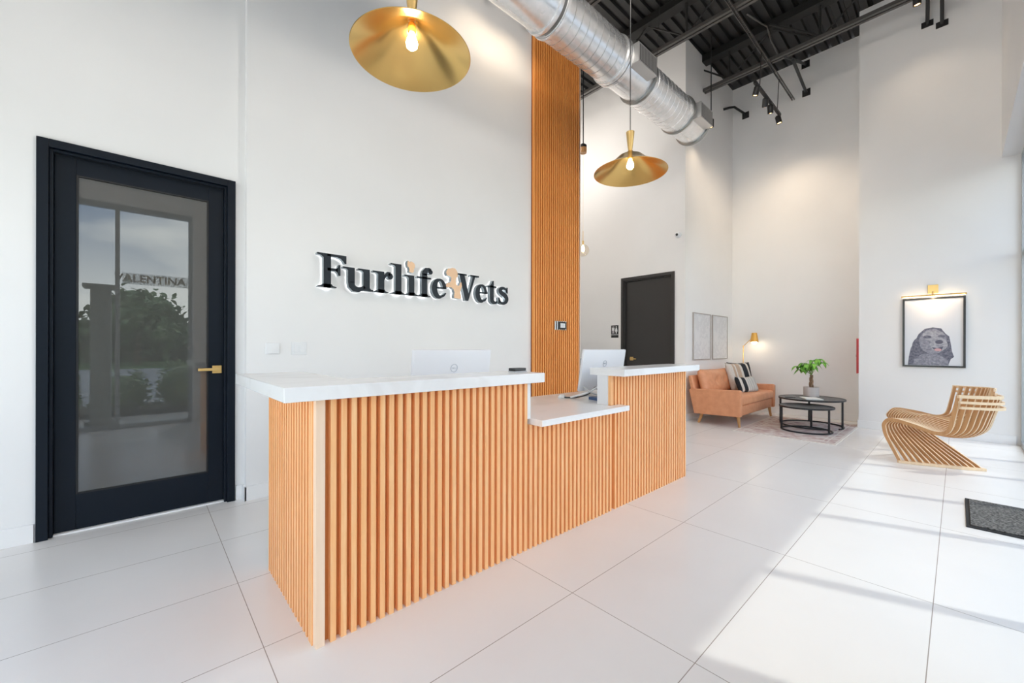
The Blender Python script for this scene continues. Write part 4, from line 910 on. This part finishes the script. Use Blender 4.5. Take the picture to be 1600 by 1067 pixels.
# nesting coffee tables
def coffee_table(cx, cy, R, H, legs, gap, label):
    t = thing('coffee_table', label, 'coffee table', (cx, cy, 0.008), group='nesting round tables on the rug')
    b = MB(); b.lathe([(R-0.012, H-0.022), (R, H-0.022), (R, H), (R-0.01, H), (R-0.012, H-0.006), (0.0, H-0.006)], n=72); b.build('table_rim', table_black, t, smooth='auto')
    b = MB(); b.lathe([(R-0.014, H-0.020), (R-0.014, H-0.004), (0.0, H-0.004)], n=72); b.build('table_top', table_top_m, t, smooth='auto')
    a0, a1 = gap
    pts = [((R-0.03)*math.cos(math.radians(a)), (R-0.03)*math.sin(math.radians(a)), 0.012) for a in [a1 + (360-(a1-a0))*i/60 for i in range(61)]]
    b = MB(); b.tube(pts, 0.013, 4); b.build('floor_ring', table_black, t)
    for a in legs:
        a = math.radians(a); x, y = (R-0.03)*math.cos(a), (R-0.03)*math.sin(a)
        b = MB(); b.box(x-0.012, x+0.012, y-0.012, y+0.012, 0.01, H-0.02); b.build('leg', table_black, t)
    return t
coffee_table(7.76, 1.55, 0.43, 0.435, (105, 262, 15), (225, 248), 'larger round coffee table with a grey top, holding the plant')
coffee_table(7.22, 1.50, 0.335, 0.365, (112, 250, 0), (300, 301), 'smaller round coffee table nested under the larger one')
# plant
pl = thing('potted_plant', 'small braided-trunk money tree in a grey ceramic pot', 'potted plant', (7.97, 1.59, 0.439))
b = MB(); b.lathe([(0.088, 0), (0.104, 0.01), (0.106, 0.155), (0.098, 0.155), (0.096, 0.13), (0.0, 0.13)], n=40); b.build('pot', ceramic, pl, smooth='auto')
b = MB(); b.lathe([(0.095, 0.128), (0.0, 0.14)], n=24); b.build('soil', soil, pl)
b = MB()
for ph in (0, 2*PI/3, 4*PI/3):
    b.tube([(0.020*math.cos(ph+k*0.55)*(1-0.03*k), 0.020*math.sin(ph+k*0.55)*(1-0.03*k), 0.13+k*0.022) for k in range(11)], [0.017-0.0006*k for k in range(11)], 8)
b.build('trunk', bark, pl, smooth=True, merge=False)
def leaflet(b, base, d, L, W, droop):
    d = d.normalized(); side = d.cross(Vector((0, 0, 1)));
    if side.length < 0.1: side = Vector((1, 0, 0))
    side.normalize(); nrm = side.cross(d).normalized(); n = 7; rows = []
    for i in range(n+1):
        t = i/n; w = W*math.sin(PI*min(1, t**0.8*0.97+0.02))**0.9
        c = base + d*L*t - Vector((0, 0, 1))*droop*L*t*t
        rows.append([b.bm.verts.new(c - side*w/2 + nrm*w*0.15), b.bm.verts.new(c), b.bm.verts.new(c + side*w/2 + nrm*w*0.15)])
    for i in range(n):
        for k in (0, 1): b._f([rows[i][k], rows[i][k+1], rows[i+1][k+1], rows[i+1][k]])
b = MB(); bs = MB(); rnd = random.Random(3)
heads = [(-0.02, 0.13, 0.43), (0.05, 0.06, 0.45), (0.0, -0.02, 0.58), (0.03, -0.09, 0.60), (-0.05, 0.05, 0.52), (0.02, -0.14, 0.55), (-0.03, 0.17, 0.48), (0.04, 0.0, 0.48), (0.0, 0.10, 0.53), (-0.04, -0.05, 0.53), (0.03, 0.12, 0.49)]
for hx, hy, hz in heads:
    c = Vector((hx, hy, hz)); bs.tube([(0, 0, 0.345), (hx*0.5, hy*0.45, 0.36+(hz-0.34)*0.6), tuple(c)], 0.004, 6)
    for k in range(6):
        a = 2*PI*k/6 + rnd.random(); leaflet(b, c, Vector((math.cos(a), math.sin(a), 0.15 + 0.3*rnd.random())), 0.085+0.04*rnd.random(), 0.058, 0.7+0.45*rnd.random())
bs.build('stems', mat('stem_green', (0.14, 0.22, 0.05), 0.5), pl, merge=False)
b.build('foliage', leaf_m, pl, smooth=True, merge=False)
b = MB(); b.box(-0.15, 0.15, -0.11, 0.11, 0, 0.014); bk = tag(b.build('magazine', paper, bevel=0.002), 'white magazine lying on the larger coffee table', 'magazine'); bk.location = (7.62, 1.52, 0.4395); bk.rotation_euler = (0, 0, 0.5)
b = MB(); b.box(-0.10, 0.10, -0.07, 0.07, 0, 0.010); bk = tag(b.build('remote_tray', plastic_black, bevel=0.002), 'thin dark booklet on the larger coffee table beside the magazine', 'booklet'); bk.location = (7.66, 1.80, 0.4395); bk.rotation_euler = (0, 0, 0.2)
bk.name = 'booklet'

# fire extinguisher cabinet on the pier's side
fe = thing('extinguisher_cabinet', 'red fire extinguisher cabinet just visible past the white pier', 'fire cabinet', (8.40, 1.03, 1.1))
b = MB(); b.box(-0.13, 0.13, -0.002, 0.035, -0.27, 0.27); b.build('box', red_m, fe, bevel=0.003)
b = MB(); b.box(-0.135, 0.135, 0.034, 0.040, -0.275, 0.275); b.build('door', red_m, fe, bevel=0.003)
b = MB(); b.box(-0.012, 0.012, 0.040, 0.062, -0.02, 0.02); b.build('handle', plastic_grey, fe)

# ------------------------------------------------------------------ dog portrait with picture light
dp = thing('dog_portrait', 'black-framed grey portrait of a smiling curly dog', 'framed picture', (XC, 0.235, 1.445))
def yz(b, pts, x0, x1):   # picture coordinates: s to the viewer's right (= -y), z up
    b.prism([(-p[0], p[1]) for p in pts], 'x', x0, x1)
W_, H_ = 0.305, 0.485
b = MB(); fw = 0.022
for q in ((-W_, W_, -H_, -H_+fw), (-W_, W_, H_-fw, H_), (-W_, -W_+fw, -H_+fw, H_-fw), (W_-fw, W_, -H_+fw, H_-fw)): b.box(-0.032, 0, q[0], q[1], q[2], q[3])
b.build('frame', plastic_black, dp, merge=False)
b = MB(); b.box(-0.016, -0.002, -W_+fw, W_-fw, -H_+fw, H_-fw); pr = b.build('print', print_m, dp)
def ell(cx, cy, rx, ry, n=28, j=0.0, seed=1):
    rn = random.Random(seed); return [(cx+rx*(1+j*(rn.random()-0.5))*math.cos(2*PI*i/n), cy+ry*(1+j*(rn.random()-0.5))*math.sin(2*PI*i/n)) for i in range(n)]
# print shapes; s in -0.28..0.28, z in -0.46..0.46
layers = [
 ('printed_body', fur_dark, [(-0.25, -0.46), (-0.24, -0.34), (-0.22, -0.22), (-0.17, -0.10), (-0.14, -0.02), (-0.08, 0.05), (0.0, 0.07), (0.08, 0.05), (0.12, -0.02), (0.155, -0.06), (0.17, -0.16), (0.18, -0.26), (0.20, -0.34), (0.17, -0.37), (0.15, -0.44), (0.15, -0.46)]),
 ('printed_chest', fur_mid, [(-0.20, -0.46), (-0.18, -0.36), (-0.10, -0.30), (0.04, -0.30), (0.14, -0.38), (0.15, -0.46)]),
 ('printed_head', fur_mid, ell(0.0, -0.13, 0.135, 0.175, 34, 0.08, 4)),
 ('printed_brow', fur_light, ell(0.005, -0.045, 0.105, 0.075, 24, 0.1, 5)),
 ('printed_muzzle', fur_light, ell(0.055, -0.17, 0.085, 0.095, 26, 0.08, 6)),
 ('printed_eye', fur_dark, ell(-0.055, -0.065, 0.042, 0.020, 16)), ('printed_eye', fur_dark, ell(0.085, -0.055, 0.034, 0.018, 16)),
 ('printed_nose', fur_nose, ell(0.060, -0.135, 0.038, 0.028, 18)),
 ('printed_mouth', fur_nose, [(-0.01, -0.205), (0.04, -0.22), (0.10, -0.195), (0.085, -0.25), (0.05, -0.27), (0.015, -0.25)]),
 ('printed_tongue', fur_pink, ell(0.048, -0.243, 0.036, 0.020, 16)),
 ('printed_ear', fur_dark, ell(-0.165, -0.23, 0.045, 0.14, 22, 0.1, 8)),
 ('printed_collar', fur_light, [(0.0, -0.41), (0.10, -0.44), (0.10, -0.448), (0.0, -0.418)]),
]
for i, (nm, m, pts) in enumerate(layers):
    b = MB(); yz(b, pts, -0.0165-0.0002*i, -0.0155); b.build(nm, m, pr)
plg = thing('picture_light', 'brass picture light with a glowing bar over the dog portrait', 'picture light', (XC, 0.235, 1.99))
b = MB(); b.box(-0.018, 0, -0.052, 0.052, 0.0, 0.118); b.build('wall_plate', brass_satin, plg, bevel=0.003)
b = MB(); b.tube([(-0.01, 0, 0.02), (-0.075, 0, 0.012), (-0.085, 0, -0.03)], 0.008, 10); b.build('arm', brass_satin, plg, smooth=True)
b = MB(); b.lathe([(0.011, -0.315), (0.011, 0.315)], (-0.085, 0, -0.035), 16, 'y'); bar = b.build('lamp_bar', brass_satin, plg, smooth='auto')
b = MB(); b.box(-0.088, -0.072, -0.30, 0.30, -0.050, -0.044); b.build('led_strip', strip_m, bar)
ld = bpy.data.lights.new('bar', 'AREA'); ld.shape = 'RECTANGLE'; ld.size = 0.58; ld.size_y = 0.012; ld.energy = 1.3; ld.color = (1.0, 0.70, 0.42)
lo = bpy.data.objects.new('picture_light_glow', ld); COL.objects.link(lo); lo.matrix_world = Matrix.Translation((XC-0.078, 0.235, 1.935)) @ Vector((0.45, 0, -0.9)).to_track_quat('-Z', 'X').to_matrix().to_4x4()

# ------------------------------------------------------------------ slatted S-chairs
def chair(name, label):
    """plywood ribs: sled foot, leg sweeping up to a rounded nose, seat, then a wrapped back"""
    c = thing(name, label, 'chair', (6.1, 0.12, 0), group='slatted plywood lounge chairs')
    Lv = Vector((0.50, -0.25, 0)); Lh = Lv.normalized(); fd = Vector((0.50, 0.866, 0)).normalized()
    base1, baseN = Vector((5.98, 0.415, 0.02)), Vector((6.20, -0.155, 0.02))
    nose1 = Vector((6.05, 0.545, 0.345)); NR = 13
    def rib_path(t):
        nose = nose1 + Lv*t; base = base1.lerp(baseN, t**0.9)
        bul = math.sin(PI*t)
        dip = 0.035*bul
        top = nose - fd*0.075 + Vector((0, 0, 0.105 - 0.5*dip))
        s1 = nose - fd*0.28 + Vector((0, 0, 0.075-dip)); s2 = nose - fd*(0.46+0.05*bul) + Vector((0, 0, 0.035-dip))
        s3 = nose - fd*(0.56+0.09*bul) + Vector((0, 0, 0.075))
        k1 = nose - fd*(0.60+0.11*bul) + Vector((0, 0, 0.22)); k2 = nose - fd*(0.635+0.13*bul) + Vector((0, 0, 0.425-0.012*t))
        up_ = nose + Vector((0, 0, 0.055)) - fd*0.006
        leg2 = nose.lerp(base, 0.22) + Vector((0, 0, -0.01)) + fd*0.012*(1-t)
        leg1 = nose.lerp(base, 0.62) + fd*0.01
        pts = [base, leg1, leg2, nose, up_, top, s1, s2, s3, k1, k2]
        out = []
        for i in range(len(pts)-1):
            p0, p1, p2, p3 = [pts[max(0, min(len(pts)-1, i+k))] for k in (-1, 0, 1, 2)]
            for k in range(5):
                u = k/5; out.append(0.5*((2*p1)+(-p0+p2)*u+(2*p0-5*p1+4*p2-p3)*u*u+(-p0+3*p1-3*p2+p3)*u**3))
        out.append(pts[-1]); return out
    O = Vector((6.1, 0.12, 0))
    ends = []
    for r in range(NR):
        t = r/(NR-1); P = rib_path(t); b = MB(); rings = []; n = len(P)
        for i, p in enumerate(P):
            d = (P[min(i+1, n-1)] - P[max(i-1, 0)]).normalized()
            nn = d.cross(Lh).normalized(); w = 0.030 + 0.006*math.sin(PI*i/(n-1)); th_ = 0.0085
            ll = nn.cross(d).normalized()
            if i == 0: nn = Vector((nn.x, nn.y, 0)).normalized() if Vector((nn.x, nn.y, 0)).length > 0.2 else fd; ll = Lh
            rings.append([b.bm.verts.new(p - O + nn*a*w*0.5 + ll*q*th_) for a, q in ((-1, -1), (1, -1), (1, 1), (-1, 1))])
        for i in range(n-1):
            for k in range(4):
                b.mi = 1 if k in (1, 3) else 0
                b._f([rings[i][k], rings[i][(k+1) % 4], rings[i+1][(k+1) % 4], rings[i+1][k]])
        b.mi = 1; b._f(rings[0][::-1]); b._f(rings[-1])
        b.build('rib', [ply, ply_edge], c, merge=False)
        ends.append(P)
    # foot rail on the floor
    b = MB(); pts = [base1 - (baseN-base1)*0.03, *[base1.lerp(baseN, k/6) for k in range(1, 6)], baseN + (baseN-base1)*0.06]
    side = Vector((-(baseN-base1).y, (baseN-base1).x, 0)).normalized()
    outl = [(p - O + side*w_) for p, w_ in zip(pts, (0.02, 0.03, 0.035, 0.04, 0.045, 0.045, 0.02))] + [(p - O - side*w_) for p, w_ in list(zip(pts, (0.02, 0.03, 0.035, 0.04, 0.045, 0.045, 0.02)))[::-1]]
    b.prism([(p.x, p.y) for p in outl], 'z', 0.0, 0.026); b.build('foot_rail', ply_edge, c, bevel=0.004)
    # curved rails wrapping the back
    def rail(fi, zoff, w, out=0.020, ext=0.0):
        pts = [e[fi] - fd*out + Vector((0, 0, zoff)) - O for e in ends]
        if ext: pts = [pts[0] + (pts[0]-pts[1]).normalized()*0.02] + pts + [pts[-1] + (pts[-1]-pts[-2]).normalized()*ext]
        b = MB(); rings = []
        for i, p in enumerate(pts):
            rings.append([b.bm.verts.new(p + Vector((0, 0, z_)) + fd*o_) for z_, o_ in ((-w/2, -0.009), (-w/2, 0.009), (w/2, 0.009), (w/2, -0.009))])
        for i in range(len(rings)-1):
            for k in range(4): b._f([rings[i][k], rings[i][(k+1) % 4], rings[i+1][(k+1) % 4], rings[i+1][k]])
        b._f(rings[0][::-1]); b._f(rings[-1]); b.build('back_rail', ply_edge, c, merge=False)
    rail(-1, -0.005, 0.030, 0.018, 0.03); rail(-1, -0.060, 0.024, 0.026, 0.01); rail(-1, -0.110, 0.024, 0.034, 0.01)
    return c
c1 = chair('slatted_chair', 'curved slatted plywood chair nearer the camera, seen from behind')
c2 = copy_tree(c1); c2['label'] = 'curved slatted plywood chair farther away, beneath the dog portrait'
c2.rotation_euler = (0, 0, math.radians(57)); c2.location = (6.98, 0.12, 0)

# doormat
dm = thing('doormat', 'dark grey ribbed doormat by the glass entrance', 'doormat', (4.555, -0.275, 0))
b = MB(); b.box(-0.385, 0.385, -0.235, 0.235, 0, 0.009); b.build('rubber_backing', rubber, dm, bevel=0.002)
b = MB(); b.box(-0.355, 0.355, -0.215, 0.215, 0.009, 0.017); b.build('carpet_pile', carpet, dm, bevel=0.003)

# ------------------------------------------------------------------ outside
def strip(name, y0, y1, z, m, label, x0=-60, x1=60):
    b = MB(); b.box(x0, x1, y0, y1, z-0.1, z); return struct(b.build(name, m), label, 'ground')
strip('ground_walkway', -1.6, YO-0.001, -0.02, concrete, 'concrete walkway outside the windows')
strip('ground_pavers', -2.1, -1.6, -0.02, paver, 'band of pavers along the planting bed')
strip('ground_bed', -4.2, -2.1, -0.02, soil, 'planting bed')
strip('ground_road', -24, -4.2, -0.05, asphalt, 'grey parking lot and road outside')
strip('ground_lawn', -90, -24, -0.04, grass_m, 'far lawn under the trees', -90, 90)
def hedge(x, y, w, d, h, n, label, seed):
    rn = random.Random(seed); t = thing('hedge_shrub', label, 'shrub', (x, y, -0.02), group='clipped shrubs outside the window')
    b = MB()
    for k in range(n):
        a, e_ = rn.random()*2*PI, math.asin(rn.random()); rr = 0.82+0.25*rn.random()
        sq = lambda c_: math.copysign(abs(c_)**0.45, c_); rr = min(rr, 1.0)
        p = Vector((w/2*0.93*rr*sq(math.cos(a))*math.cos(e_)**0.4, d/2*0.93*rr*sq(math.sin(a))*math.cos(e_)**0.4, 0.05*h+0.9*h*rr*math.sin(e_)))
        dd = Vector((rn.uniform(-1, 1), rn.uniform(-1, 1), rn.uniform(-0.2, 1)))
        leaflet(b, p, dd, 0.085, 0.05, 0.2)
    b.build('foliage', hedge_m, t, merge=False)
    b = MB(); b.sphere((0, 0, h*0.42), 1, (w*0.40, d*0.40, h*0.42), 14); b.build('inner_growth', tree_leaf, t, smooth=True)
    b = MB(); b.tube([(0, 0, -0.02), (0, 0, h*0.4)], 0.03, 6); b.build('stem', bark, t)
    return t
places = ['left of the pillar', 'beside the pillar', 'facing the second window', 'right end of the bed', 'far left of the bed']
for i, (x, w_, h_) in enumerate(((-1.22, 0.92, 0.92), (-0.30, 0.92, 0.84), (0.62, 0.94, 1.02), (1.56, 0.92, 0.88), (-2.14, 0.92, 0.9))):
    hedge(x, -2.72, w_, 0.9, h_, 560, 'green clipped shrub in the bed outside, ' + places[i], i)
def tree(x, y, h, r, seed, label):
    rn = random.Random(seed); t = thing('tree', label, 'tree', (x, y, -0.04), group='trees across the road')
    b = MB(); b.tube([(0, 0, 0), (0.1, 0, h*0.45), (0, 0.1, h*0.75)], [0.22, 0.16, 0.08], 8); b.build('trunk', bark, t)
    b = MB(); blobs = [(Vector((rn.uniform(-r, r)*0.6, rn.uniform(-r, r)*0.5, h*rn.uniform(0.42, 0.85))), r*rn.uniform(0.45, 0.7)) for _ in range(9)]
    for c, rr in blobs:
        for k in range(90):
            v = Vector((rn.gauss(0, 1), rn.gauss(0, 1), rn.gauss(0, 1))).normalized()*rr*rn.uniform(0.75, 1.1)
            leaflet(b, c+v, Vector((rn.uniform(-1, 1), rn.uniform(-1, 1), rn.uniform(-1, 1))), 0.55, 0.34, 0.2)
        b.sphere(tuple(c), rr*0.78, n=10)
    b.build('crown', tree_leaf, t, merge=False)
tree(-6.2, -26, 5.6, 2.6, 1, 'green tree across the road, left in the door reflection')
tree(-0.3, -32, 5.4, 2.6, 2, 'green tree across the road, middle of the row')
tree(5.6, -26, 7.2, 2.6, 3, 'tallest green tree across the road')
tree(11.6, -30, 5.8, 2.6, 4, 'green tree across the road, right end of the row')
tree(-12.2, -30, 6.0, 2.6, 5, 'green tree across the road, left end of the row')
b = MB(); rn = random.Random(11)
for k in range(2600):
    leaflet(b, Vector((rn.uniform(-26, 26), rn.uniform(-40, -38), rn.uniform(0, 3.4+0.8*math.sin(k)))), Vector((rn.uniform(-1, 1), rn.uniform(-1, 1), rn.uniform(-1, 1))), 0.9, 0.6, 0.2)
b.box(-26, 26, -41, -40, -0.04, 3.2)
tag(b.build('far_hedgerow', tree_leaf, merge=False), 'long dense hedgerow closing the view behind the trees', 'hedge', kind='stuff')
